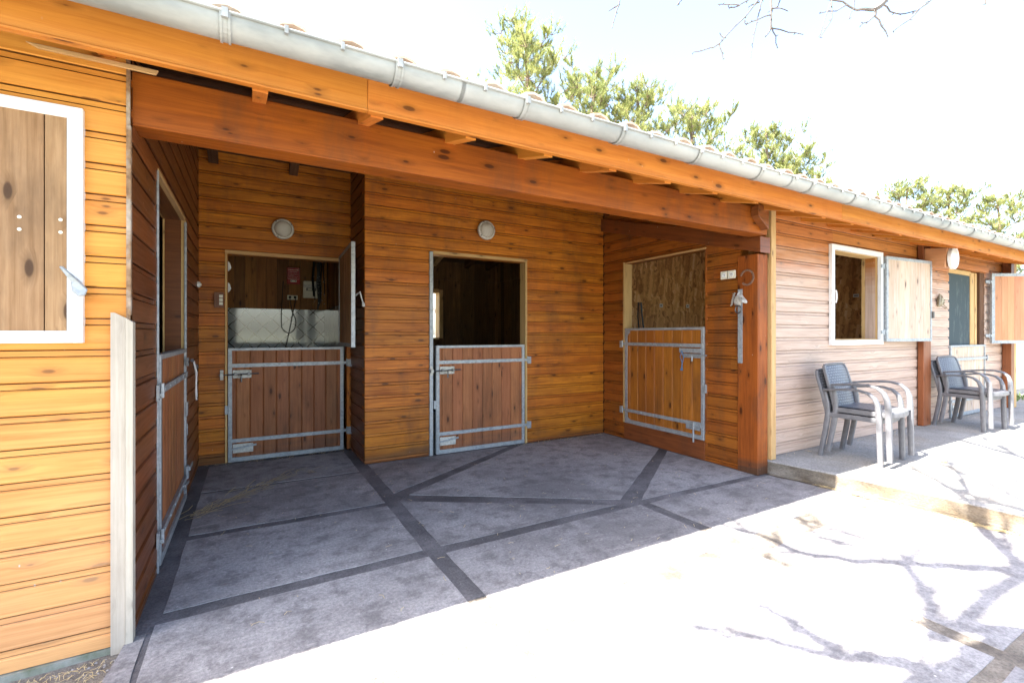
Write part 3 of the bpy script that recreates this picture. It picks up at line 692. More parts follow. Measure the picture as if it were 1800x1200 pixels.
# ------------------------------------------------------------------ half doors
def half_door(o, ux, out, w, h, hinge, mat, frame_sz=.034, bands=(.83, .18), bolt='plate', bw=.118):
    """o = lower hinge-less corner (world), ux = unit vector along width seen from outside left to right, out = outward normal"""
    ux = Vector(ux); out = Vector(out)
    Mx = Matrix.Identity(4)
    Mx.col[0][:3] = ux; Mx.col[1][:3] = -out; Mx.col[2][:3] = (0, 0, 1); Mx.col[3][:3] = o
    m = MB(); x = .02; i = 0                                    # boards: local x across, y = depth into wall, z up
    xs = [.02]; 
    while xs[-1] < w-.02-bw*.6: xs.append(xs[-1] + (bw*.42 if len(xs) == 1 else bw))
    xs.append(w-.02) if xs[-1] < w-.03 else None
    for a, b in zip(xs[:-1], xs[1:]):
        br = random.random()
        m.prism([(a, .014, .02), (a, .008, .02), (a+.008, .002, .02), (b-.008, .002, .02), (b-.001, .011, .02), (b, .014, .02)], (0, 0, h-.04), (0, 0, 1), br)
        m.box(a, b, .014, .030, .02, h-.02, (0, 0, 1), br)
    p = m.build('half_door', mat, stable); p.matrix_local = Mx
    fs = frame_sz; m = MB()
    m.box(0, fs, -.012, .034, 0, h, (0, 0, 1)); m.box(w-fs, w, -.012, .034, 0, h, (0, 0, 1))
    m.box(fs, w-fs, -.012, .034, h-fs*.8, h, (1, 0, 0)); m.box(fs, w-fs, -.012, .034, 0, fs*1.25, (1, 0, 0))
    fr = m.build('door_frame', 'galv', p, bevel=.002)
    for q in bands:
        m = MB(); zz = h*q; m.box(fs*.4, w-fs*.4, -.0185, -.0125, zz-.018, zz+.018, (1, 0, 0))
        m.box(fs, w-fs, -.0125, .002, zz-.014, zz+.014, (1, 0, 0))
        for k in range(6):
            xx = .09+(w-.18)*k/5; m.lathe([(0, -.023), (.006, -.0225), (.008, -.0185)], 8, 'Y', (xx, 0, zz))
        xh = w if hinge == 'R' else 0; sg = 1 if hinge == 'R' else -1
        m.box(xh-.01*sg, xh+.034*sg, -.018, -.010, zz-.014, zz+.014)
        m.tube([(xh+.034*sg, -.022, zz-.035), (xh+.034*sg, -.022, zz+.04)], .0095, 10)
        m.build('strap', 'galv', p)
        m = MB(); m.box(xh+.045*sg, xh+.088*sg, -.014, -.004, zz-.045, zz+.035)
        m.box(xh+.036*sg, xh+.05*sg, -.026, -.010, zz-.026, zz-.012)
        m.lathe([(0, -.018), (.006, -.0175), (.0065, -.014)], 8, 'Y', (xh+.068*sg, 0, zz+.02)); m.lathe([(0, -.018), (.006, -.0175), (.0065, -.014)], 8, 'Y', (xh+.068*sg, 0, zz-.03))
        m.build('hinge', 'galv', p, bevel=.001)
    s0, sg = (0, 1) if hinge == 'R' else (w, -1)
    zb = h*bands[0]-.085
    if bolt == 'plate':
        m = MB(); m.box(s0+.040*sg, s0+.200*sg, -.0165, -.013, zb-.038, zb+.040); bp = m.build('bolt', 'plate', p, bevel=.001)
        m = MB(); m.tube([(s0-.075*sg, -.034, zb-.004), (s0+.265*sg, -.034, zb+.004)], .0065, 8)
        m.tube([(s0+.115*sg, -.034, zb), (s0+.113*sg, -.05, zb-.012), (s0+.113*sg, -.05, zb-.075)], [.006, .006, .009], 8)
        for q in (.065, .18): m.box(s0+(q-.012)*sg, s0+(q+.012)*sg, -.046, -.0165, zb-.013, zb+.015)
        m.build('bolt_rod', 'steel', p)
        m = MB(); m.box(s0-.066*sg, s0-.038*sg, -.018, -.012, zb-.05, zb+.045); m.box(s0-.066*sg, s0-.038*sg, -.044, -.018, zb-.018, zb+.017)
        m.build('keeper', 'plate', p, bevel=.001)
    elif bolt == 'box':
        m = MB(); m.box(s0+.02*sg, s0+.29*sg, -.030, -.013, zb+.01, zb+.055); m.box(s0+.02*sg, s0+.24*sg, -.022, -.013, zb-.04, zb+.0); m.tube([(s0+.25*sg, -.036, zb-.01), (s0-.05*sg, -.036, zb-.01)], .007, 8)
        m.tube([(s0+.12*sg, -.036, zb-.01), (s0+.12*sg, -.04, zb-.075)], [.006, .009], 8)
        m.build('bolt', 'galv', p, bevel=.001)
    # foot latch
    zk = h*.07+.02
    m = MB(); m.box(s0+.040*sg, s0+.215*sg, -.0165, -.013, zk-.012, zk+.075); m.build('kick_plate', 'plate' if bolt == 'plate' else 'galv', p, bevel=.001)
    m = MB(); q0, q1 = s0+.015*sg, s0+.245*sg
    m.prism([(q0, -.020, zk+.018), (q1, -.020, zk+.048), (q1, -.020, zk+.066), (q0, -.020, zk+.036)], (0, -.008, 0))
    if bolt == 'box': m.tube([(s0+.11*sg, -.03, zk+.07), (s0+.11*sg, -.03, -.035)], .009, 8)
    m.build('kick_latch', 'galv', p, bevel=.001)
    m = MB(); m.box(s0-.026*sg, s0-.001*sg, -.016, .01, h*.42, h*.42+.085); m.build('stop', 'galv', p, bevel=.001)
    return p
d1 = half_door((-.180, 5.335, .004), (1, 0, 0), (0, -1, 0), 1.075, 1.115, 'R', 'door', bands=(.845, .185))
d2 = half_door((1.695, 4.628, .004), (1, 0, 0), (0, -1, 0), 1.07, 1.132, 'R', 'door', bands=(.845, .185))
d3 = half_door((3.948, 4.230, .198), (0, -1, 0), (-1, 0, 0), 1.12, 1.128, 'L', 'doorlight', bands=(.835, .135), bolt='box', bw=.128)
d4 = half_door((-.418, 3.06, .03), (0, 1, 0), (1, 0, 0), 1.18, 1.115, 'L', 'door', bands=(.83, .15), bolt='none', bw=.12)
d5 = half_door((8.24, 2.595, .13), (1, 0, 0), (0, -1, 0), 1.25, .975, 'R', 'leafpale', bands=(.80, .22), bolt='plate', bw=.11)
d1['label'] = 'red brown half door below the white tiled tack room'
# gusset corners and mossy bracket on right side door
m = MB(); m.prism([(0.034, -.0125, 1.128), (.034, -.0125, 1.0), (.05, -.0125, .98), (.0345, -.0125, .95)], (0, -.003, 0)) if False else None
m.prism([(.034, -.013, .04), (.11, -.013, .04), (.06, -.013, .07), (.045, -.013, .13), (.034, -.013, .16)], (0, -.003, 0)); m.prism([(.034, -.013, 1.1), (.034, -.013, 1.0), (.05, -.013, 1.03), (.065, -.013, 1.06), (.09, -.013, 1.075), (.09, -.013, 1.1)], (0, -.003, 0))
m.build('corner_gusset', 'galv', d3)
# latch and pull on the left side door
m = MB(); m.box(1.10, 1.16, -.03, -.0125, .99, 1.05); m.tube([(1.12, -.05, 1.03), (1.30, -.055, .975)], [.012, .010], 8); m.tube([(1.29, -.055, .978), (1.34, -.055, .962)], .017, 8); m.build('bolt', 'steel', d4)
m = MB(); m.box(1.11, 1.17, -.028, -.0125, .16, .25); m.box(1.15, 1.34, -.036, -.028, .21, .235); m.box(1.13, 1.185, -.02, -.012, .62, .72); m.build('kick_latch_plate', 'galv', d4)

# upper leaves, window frame
def leaf(name, p0, p1, z0, z1, mat, fmat='galv', th=.035, fs=.035, nb=8, flip=1, hng=True, label=None, cuts=None, gap=.0012):
    p0 = Vector(p0+(z0,)); p1 = Vector(p1+(z0,)); ux = (p1-p0); w = ux.length; ux.normalize(); nrm = Vector((ux.y, -ux.x, 0))*flip
    Mx = Matrix.Identity(4); Mx.col[0][:3] = ux; Mx.col[1][:3] = -nrm; Mx.col[2][:3] = (0, 0, 1); Mx.col[3][:3] = p0
    h = z1-z0; m = MB(); q = (w-2*fs)/nb
    cuts = cuts or [fs+q*i for i in range(nb+1)]
    for a, b in zip(cuts[:-1], cuts[1:]):
        br = random.random()
        m.box(a+gap, b-gap, .004+random.uniform(0, .0015), th-.004, fs*.8, h-fs*.8, (0, 0, 1), br)
    p = m.build(name, mat, stable); p.matrix_local = Mx
    m = MB(); m.box(0, fs, 0, th, 0, h); m.box(w-fs, w, 0, th, 0, h); m.box(fs, w-fs, 0, th, h-fs, h); m.box(fs, w-fs, 0, th, 0, fs)
    m.build('leaf_frame', fmat, p, bevel=.0015)
    if label: p['label'] = label
    if hng:
        for zz in (h*.11, h*.88):
            m = MB(); m.tube([(-.02, th*.5, zz-.03), (-.02, th*.5, zz+.03)], .011, 10); m.box(-.075, -.012, th*.5-.004, th*.5+.004, zz-.02, zz+.02)
            m.box(-.012, .03, th*.5-.018, th*.5-.012, zz-.016, zz+.016); m.build('hinge', 'galv', p)
    return p
lf = leaf('upper_leaf', (.842, 5.31), (.800, 4.37), 1.135, 2.09, 'shutter', flip=1, nb=7)
m = MB(); wl_ = .94
m.tube([(wl_-.0, .04, .47), (wl_+.03, .07, .50), (wl_+.02, .10, .40)], [.008, .008, .006], 8); m.tube([(wl_+.02, .10, .40), (wl_+.015, .105, .37)], .014, 8); m.build('handle', 'galv', lf)
l1 = leaf('shutter_leaf', (6.325, 2.54), (7.265, 2.452), 1.17, 2.145, 'leafpale', nb=8, label='pale boarded shutter leaf folded back beside the open window')
m = MB(); m.box(.93, .955, -.02, 0, .28, .36); m.build('catch', 'steel', l1)
l2 = leaf('upper_leaf', (9.56, 2.535), (10.40, 2.065), 1.12, 2.155, 'leaforange', nb=9, fs=.045, label='orange boarded upper leaf swung half open')
ls = leaf('shutter_leaf', (-1.72, 2.405), (-.565, 2.405), 1.218, 2.130, 'shutter', fmat='white', fs=.046, hng=False, cuts=[.046, .20, .34, .485, .625, .77, .906, 1.044, 1.109], gap=.002, label='weathered closed shutter in a white metal frame')
m = MB()
for xa in (.985, .985): pass
for (xx, zz) in ((.976, .469), (.976, .423), (1.090, .472), (1.090, .424)): m.lathe([(0, -.003), (.006, -.002), (.007, .001)], 10, 'Y', (xx, .004, zz))
m.build('screw_filler', 'cream', ls)
m = MB(); m.prism([(1.090, -.010, .290), (1.100, -.010, .293), (1.155, -.014, .235), (1.178, -.030, .205), (1.170, -.030, .182), (1.150, -.028, .178), (1.128, -.014, .20), (1.125, -.012, .235)], (0, -.010, 0)); m.build('handle', 'galv', ls, bevel=.003)
# window frame
m = MB(); a, b, c_, d_ = 5.215, 6.305, 1.14, 2.185; f_ = .052
m.box(a, a+f_, 2.565, 2.60, c_, d_); m.box(b-f_, b, 2.565, 2.60, c_, d_); m.box(a+f_, b-f_, 2.565, 2.60, d_-f_, d_); m.box(a+f_, b-f_, 2.565, 2.60, c_, c_+f_)
wf = m.build('window_frame', 'white', stable, bevel=.002)
m = MB(); m.box(5.255, 5.269, 2.603, 2.73, 1.19, 2.14, (0, 0, 1)); m.box(6.251, 6.275, 2.603, 2.76, 1.19, 2.14, (0, 0, 1)); m.box(5.27, 6.25, 2.603, 2.73, 2.128, 2.14); m.box(5.27, 6.25, 2.603, 2.73, 1.192, 1.205); m.build('window_lining', 'raw', wf)
m = MB(); m.tube([(5.222, 2.56, 1.70), (5.224, 2.535, 1.70), (5.226, 2.53, 1.66), (5.226, 2.53, 1.62), (5.224, 2.535, 1.58), (5.222, 2.56, 1.58)], .008, 8); m.build('handle', 'white', wf)
m = MB(); m.box(5.3, 6.22, 3.4, 3.42, .1, .1)if False else None
# right wing door: mesh panel and its frame
m = MB(); m.box(8.23, 9.02, 2.625, 2.64, 1.09, 2.09); mp_ = m.build('mesh_panel', 'mesh', stable)
m = MB(); m.box(9.021, 9.16, 2.615, 2.68, 1.09, 2.14, (0, 0, 1)); m.box(8.23, 9.02, 2.61, 2.66, 2.091, 2.15, (1, 0, 0)); m.box(9.17, 9.24, 2.61, 2.70, 1.09, 2.14, (0, 0, 1)); m.build('panel_frame', 'raw', mp_, bevel=.002)
m = MB(); m.box(9.33, 9.50, 2.605, 2.70, .13, 2.16, (0, 0, 1)); m.build('door_jamb', 'deck', stable)
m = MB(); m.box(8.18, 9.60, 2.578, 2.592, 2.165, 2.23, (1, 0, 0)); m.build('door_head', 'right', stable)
# stall window at the back
m = MB(); m.box(2.70, 2.762, 7.21, 7.40, 1.19, 1.98, (0, 0, 1)); m.box(2.19, 2.70, 7.22, 7.40, 1.93, 1.99, (1, 0, 0)); m.box(2.19, 2.70, 7.22, 7.40, 1.17, 1.20, (1, 0, 0)); m.build('window_frame', 'raw', stable)

# ------------------------------------------------------------------ fittings on the walls
def wall_lamp(loc, label, tilt):
    t_ = thing('wall_lamp', label, 'wall lamp', loc, 0, 'round bulkhead lamps on the porch walls'); t_.rotation_euler = (0, tilt, 0)
    m = MB(); m.lathe([(0, 0), (.094, 0), (.102, -.010), (.104, -.030), (.098, -.040), (.086, -.044), (.082, -.040)], 40); m.build('lamp_rim', 'plate', t_, smooth=True)
    m = MB(); m.lathe([(.084, -.040), (.078, -.055), (.060, -.068), (.032, -.076), (0, -.079)], 36); m.build('lamp_glass', 'lens', t_, smooth=True)
    m = MB()
    for a in (.6, 2.3, 4.2): m.box(.094*math.cos(a)-.006, .094*math.cos(a)+.006, -.047, -.038, .094*math.sin(a)-.006, .094*math.sin(a)+.006)
    m.build('clip', 'steel', t_)
    return t_
wall_lamp((.300, 5.325, 2.325), 'round bulkhead lamp on the recessed wall above the tack room door', 0)
wall_lamp((2.262, 4.615, 2.39), 'round bulkhead lamp above the half door of the dark middle stall', .3)
# push-button plate left of the tack room door
t_ = thing('switch_plate', 'brown wooden switch plate with cream buttons left of the tack room door', 'switch', (-.262, 5.33, 1.585))
m = MB(); m.box(-.032, .048, -.022, 0, -.075, .075, (0, 0, 1)); m.build('back_board', 'dark', t_, bevel=.002)
for z_ in (.035, .0, -.035):
    m = MB(); m.box(.010, .040, -.032, -.022, z_-.014, z_+.014); m.build('button', 'cream', t_, bevel=.002)
t_ = thing('push_button', 'small round white button on the dark side wall of the porch', 'switch', (-.415, 5.15, 1.71))
m = MB(); m.lathe([(0, 0), (.028, 0), (.028, .018), (.022, .024), (0, .026)], 20, 'X'); m.build('button_body', 'white', t_, smooth=True)
m = MB(); m.lathe([(.012, .0245), (.012, .032), (0, .033)], 14, 'X'); m.build('button_cap', 'cream', t_, smooth=True)
# double socket on the right side wall
def socket(name, label, loc, axis, w, h, two_plugs=False):
    t_ = thing(name, label, 'socket', loc)
    m = MB()
    if axis == 'X':
        m.box(-.014, 0, -w/2, w/2, -h/2, h/2); m.build('socket_plate', 'cream', t_, bevel=.003)
        for s_ in (-1, 1):
            m = MB(); m.lathe([(.021, -.0145), (.024, -.017), (.021, -.020), (0, -.0165)], 18, 'X', (0, s_*w/4, 0)); m.build('socket_face', 'white', t_)
        m = MB(); m.box(-.018, -.0145, -.001, .001, -h/2, h/2); m.tube([(-.0205, w/4-.006, .004), (-.0222, w/4-.006, .004)], .003, 6); m.tube([(-.0205, w/4+.006, .004), (-.0222, w/4+.006, .004)], .003, 6)
        m.tube([(-.0205, -w/4-.006, .004), (-.0222, -w/4-.006, .004)], .003, 6); m.tube([(-.0205, -w/4+.006, .004), (-.0222, -w/4+.006, .004)], .003, 6); m.build('socket_holes', 'black', t_)
    else:
        m.box(-w/2, w/2, -.014, 0, -h/2, h/2); m.build('socket_plate', 'cream', t_, bevel=.003)
    return t_
socket('double_socket', 'cream double wall socket beside the red brown corner post', (3.938, 2.835, 1.812), 'X', .155, .075)
s2 = socket('double_socket', 'cream double socket with two black plugs inside the tack room', (.532, 7.262, 1.772), 'Y', .135, .065)
for i, dx in enumerate((-.033, .033)):
    pl = thing('power_plug', ['left black plug and its cord in the tack room socket', 'right black plug and its cord in the tack room socket'][i], 'plug', (.532+dx, 7.247, 1.775), 0, 'plugs in the tack room socket')
    m = MB(); m.lathe([(0, 0), (.018, 0), (.018, -.02), (.010, -.035), (0, -.036)], 14); m.build('plug_body', 'black', pl)
    m = MB()
    if i == 0: pts = [(0, -.03, 0), (.0, -.04, -.05), (.03, -.03, -.20), (.075, -.03, -.33), (.05, -.03, -.46), (-.02, -.03, -.50), (-.09, -.03, -.45), (-.11, -.02, -.33), (-.10, -.02, -.05), (-.085, -.02, .22)]
    else: pts = [(0, -.03, 0), (0, -.04, -.06), (-.03, -.03, -.22), (-.06, -.03, -.40), (-.10, -.04, -.60), (-.13, -.05, -.72)]
    P = []
    for k in range(len(pts)-1):
        for q in range(5):
            a = [Vector(pts[max(k-1, 0)]), Vector(pts[k]), Vector(pts[k+1]), Vector(pts[min(k+2, len(pts)-1)])]; u = q/5
            P.append(.5*((2*a[1])+(-a[0]+a[2])*u+(2*a[0]-5*a[1]+4*a[2]-a[3])*u*u+(-a[0]+3*a[1]-3*a[2]+a[3])*u**3))
    P.append(Vector(pts[-1])); m.tube(P, .0055, 6); m.build('cord', 'black', pl, smooth=True)
# red electric fence charger
t_ = thing('fence_charger', 'red metal box with pale printed label on the tack room back wall', 'fence charger', (.542, 7.262, 2.075))
m = MB(); m.box(-.083, .083, -.06, 0, -.115, .115); m.build('case', 'red', t_, bevel=.008)
m = MB()
for (a, b, c2, d2) in ((-.074, .074, .104, .107), (-.074, .074, -.050, -.047), (-.074, -.071, -.047, .104), (.071, .074, -.047, .104)): m.box(a, b, -.0615, -.060, c2, d2)
for (z_, x0_, x1_, hh) in ((.080, -.062, .062, .011), (.052, -.050, .050, .008), (.028, -.058, .050, .003), (.016, -.04, .055, .003), (.0, -.06, .01, .004), (-.013, -.055, .055, .003), (-.03, -.05, .045, .003)):
    x_ = x0_
    while x_ < x1_:
        w_ = random.uniform(.004, .013); m.box(x_, min(x_+w_, x1_), -.0613, -.0602, z_-hh/2, z_+hh/2*random.uniform(.5, 1)); x_ += w_+random.uniform(.002, .005)
m.build('printed_label', 'cream', t_)
m = MB(); m.box(-.038, .038, -.066, -.0602, -.090, -.062); m.build('indicator_window', 'cream', t_, bevel=.001)
m = MB(); m.box(-.030, -.020, -.068, -.0662, -.080, -.068); m.box(.020, .030, -.068, -.0662, -.080, -.068); m.build('terminal', 'black', t_)
# fuse box
t_ = thing('fuse_box', 'cream plastic fuse box with a small window in the tack room', 'fuse box', (.772, 7.262, 1.892))
m = MB(); m.box(-.106, .106, -.045, 0, -.12, .12); m.build('housing', 'cream', t_, bevel=.006)
m = MB(); m.box(-.100, .100, -.048, -.045, .025, .07); m.build('cover_band', 'plate', t_, bevel=.001)
m = MB(); m.box(-.066, .066, -.0505, -.0455, -.018, .022); m.build('breaker_window', 'steel', t_, bevel=.001)
m = MB(); m.box(-.045, .01, -.0535, -.0506, -.008, .012); m.box(.025, .05, -.0535, -.0506, -.008, .012); m.build('breaker', 'cream', t_)
# halters hanging in the corner
t_ = thing('halter_bundle', 'bundle of black halters and lead straps hanging in the tack room corner', 'halters', (.85, 7.12, 2.36))
for i in range(12):
    m = MB(); x0_ = random.uniform(-.07, .09); L_ = random.uniform(.45, .80); y0_ = random.uniform(-.03, .06)
    pts = [(x0_+.008*math.sin(k*.9+i), y0_+.006*math.cos(k+i), -L_*k/8) for k in range(9)]
    m.bar(pts, (random.uniform(.018, .03), .004), (math.cos(i), math.sin(i), 0)); m.build('strap', 'black', t_)
m = MB()
for i in range(46):
    a = random.uniform(-.07, .09); z_ = random.uniform(-.70, -.28); r_ = random.uniform(.004, .009); m.tube([(a, -.05, z_), (a+.004, -.052, z_+r_)], r_*.6, 6)
m.build('buckle', 'pewter', t_)
m = MB(); m.tube([(-.40, .06, .03), (-.2, .0, .045), (.05, .0, .035)], .012, 8); m.build('hook_rail', 'steel', t_)
# papers flapping from the tack room jamb
for (nm, z_, lb) in (('paper_scrap', 1.93, 'upper torn white paper scrap on the tack room jamb'), ('paper_scrap', 1.72, 'lower torn white paper scrap on the tack room jamb')):
    m = MB(); m.prism([(-.184, 5.44, z_-.05), (-.168, 5.46, z_-.03), (-.158, 5.45, z_-.01), (-.170, 5.45, z_+.035), (-.184, 5.44, z_+.05)], (.002, .002, 0)); o = m.build(nm, 'white'); tag(o, lb, 'paper', 'paper scraps on the tack room jamb')
# small labels in the strand board room
for i, (nm, x_, y_, z_, ax, lb) in enumerate((('paper_tag', 5.69, 5.292, 1.71, 'Y', 'left white paper tag on the strand board seen through the porch side door'), ('paper_tag', 6.30, 5.292, 1.72, 'Y', 'right white paper tag on the strand board seen through the porch side door'), ('paper_tag', 7.192, 3.24, 1.78, 'X', 'white paper tag on the strand board seen through the open window'))):
    t_ = thing(nm, lb, 'tag', (x_, y_, z_), 0, 'white paper tags on the strand board')
    m = MB()
    if ax == 'Y': m.box(-.035, .035, -.003, 0, -.028, .028)
    else: m.box(-.003, 0, -.035, .035, -.022, .022)
    m.build('card', 'white', t_)
    m = MB()
    if ax == 'Y': m.box(-.02, .018, -.0042, -.0031, -.006, .010)
    else: m.box(-.0042, -.0031, -.026, .026, -.006, .006)
    m.build('printed_mark', 'black', t_)
# galvanised strip, horse head, horseshoe on the post
m = MB(); m.box(3.918, 3.9235, 2.682, 2.727, .99, 1.665); o = m.build('metal_strip', 'galv', bevel=.001); tag(o, 'narrow galvanised metal strip screwed upright to the corner post', 'metal strip')
def horse_head(loc, label, mat, face, s, ring):
    """small cast horse head; profile in local XZ, facing +x, mounted on a wall whose outward normal is -y"""
    t_ = thing('horse_head_hook', label, 'hook', loc, 0, None); t_.rotation_euler = (0, 0, face); t_.scale = (s, s, s)
    m = MB()
    prof = [(-.055, -.045), (-.060, .0), (-.045, .04), (-.02, .062), (-.012, .082), (-.004, .064), (.018, .050), (.040, .022), (.066, -.008), (.070, -.024), (.060, -.034), (.046, -.030), (.022, -.012), (.008, -.018), (.004, -.05), (-.01, -.062), (-.03, -.055)]
    core = [(a*.62-.005, b*.62) for a, b in prof]
    n = len(prof)
    for k in range(n):
        k2 = (k+1) % n
        A = (prof[k][0], -.004, prof[k][1]); B = (prof[k2][0], -.004, prof[k2][1]); A2 = (core[k][0], -.032, core[k][1]); B2 = (core[k2][0], -.032, core[k2][1])
        m.face([A, B, B2, A2]); m.face([(A[0], .0, A[2]), (B[0], .0, B[2]), B, A])
    m.face([(a, -.032, b) for a, b in core][::-1]); m.build('head', mat, t_, weld=True)
    m = MB()
    for k in range(7): a = .9+k*.28; m.tube([(-.04-.004*k, -.022, .065-k*.016), (-.062-.004*k, -.02, .060-k*.018)], [.009, .004], 6)
    m.build('mane', mat, t_)
    m = MB(); m.tube([(.028, -.028, .016), (.032, -.034, .014)], .005, 8); m.build('eye', 'black', t_)
    if ring:
        m = MB(); P = [(.0+.030*math.sin(a), -.03, -.085+.034*math.cos(a)) for a in [i*math.pi/9 for i in range(19)]]; m.tube(P, .006, 8); m.build('ring', 'steel', t_)
    else:
        m = MB(); m.tube([(.0, -.02, -.05), (-.002, -.05, -.075), (.0, -.06, -.06)], .005, 8); m.tube([(.03, -.02, -.03), (.03, -.05, -.07)], .004, 8); m.build('peg', mat, t_)
    return t_
horse_head((3.917, 2.70, 1.565), 'pale cast horse head with a ring hanging from it on the corner post', 'pewter', R(-90), 1.0, True)
horse_head((7.90, 2.592, 1.685), 'bronze horse head hook on the pale wall of the right wing', 'bronze', 0, 1.25, False)
t_ = thing('horseshoe', 'rusty horseshoe hung above the pale cast horse head', 'horseshoe', (3.921, 2.635, 1.765))
m = MB(); P = [Vector((0, .062*math.sin(a)*1.0, .066*math.cos(a))) for a in [R(-150+i*300/22-75) for i in range(23)]]
m.bar([p + Vector((-.004, 0, 0)) for p in P], (.008, .017), (1, 0, 0)); m.build('iron', 'rust', t_)
m = MB()
for i in (3, 6, 9, 13, 16, 19): m.tube([P[i]+Vector((-.008, 0, 0)), P[i]+Vector((-.011, 0, 0))], .0035, 6)
m.build('nail', 'steel', t_)
# white string on the left side door, blue carabiner strap on the right one
m = MB(); m.tube([(-.36, 4.20, 1.05), (-.35, 4.22, .98), (-.345, 4.21, .90), (-.35, 4.24, .82), (-.345, 4.22, .76)], .006, 6); m.tube([(-.36, 4.20, 1.05), (-.34, 4.17, .97), (-.345, 4.19, .88), (-.34, 4.17, .79)], .006, 6)
tag(m.build('string', 'rope', smooth=True), 'white knotted string hanging from the latch of the left side door', 'string')
m = MB(); m.tube([(3.90, 3.35, 1.09), (3.895, 3.365, 1.02), (3.90, 3.345, .96), (3.90, 3.35, .90)], [.004, .0035, .004, .008], 8); m.tube([(3.90, 3.35, 1.09), (3.905, 3.33, 1.01), (3.90, 3.345, .95)], .004, 8); m.box(3.892, 3.904, 3.338, 3.362, .88, .90)
tag(m.build('lead_clip', 'blue', smooth=False), 'blue strap clip dangling from the bolt of the porch side door', 'clip')
# halter on the strand board room jamb
t_ = thing('halter', 'black halter hanging inside the porch side door', 'halter', (4.10, 4.17, 1.62))
for i in range(3):
    m = MB(); m.bar([(.01*i, -.012*i, .02), (.015*i, -.02*i+.01, -.15), (.01*i+.01, -.03*i, -.30-.02*i)], (.022, .004), (math.cos(i), math.sin(i), 0)); m.build('strap', 'black', t_)
# outdoor speaker at the right post
t_ = thing('outdoor_speaker', 'tan box shaped outdoor speaker with white oval front under the eaves', 'speaker', (7.37, 2.53, 2.17))
m = MB(); m.prism([(-.11, 0, .145), (-.11, 0, -.085), (-.11, -.20, -.115), (-.11, -.225, .12)], (.225, 0, 0), (0, 1, 0)); m.build('speaker_body', 'leaforange', t_, bevel=.008)
m = MB(); nn = 32
for (q, y_, q2, y2_) in ((1.0, -.222, 1.0, -.255), (1.0, -.255, .93, -.262), (.93, -.262, .9, -.258), (.9, -.258, 0.001, -.262)):
    for k in range(nn):
        a0, a1 = 2*math.pi*k/nn, 2*math.pi*(k+1)/nn
        m.face([(.118*q*math.cos(a0), y_, .135*q*math.sin(a0)), (.118*q*math.cos(a1), y_, .135*q*math.sin(a1)), (.118*q2*math.cos(a1), y2_, .135*q2*math.sin(a1)), (.118*q2*math.cos(a0), y2_, .135*q2*math.sin(a0))])
m.build('speaker_front', 'white', t_, smooth=True)

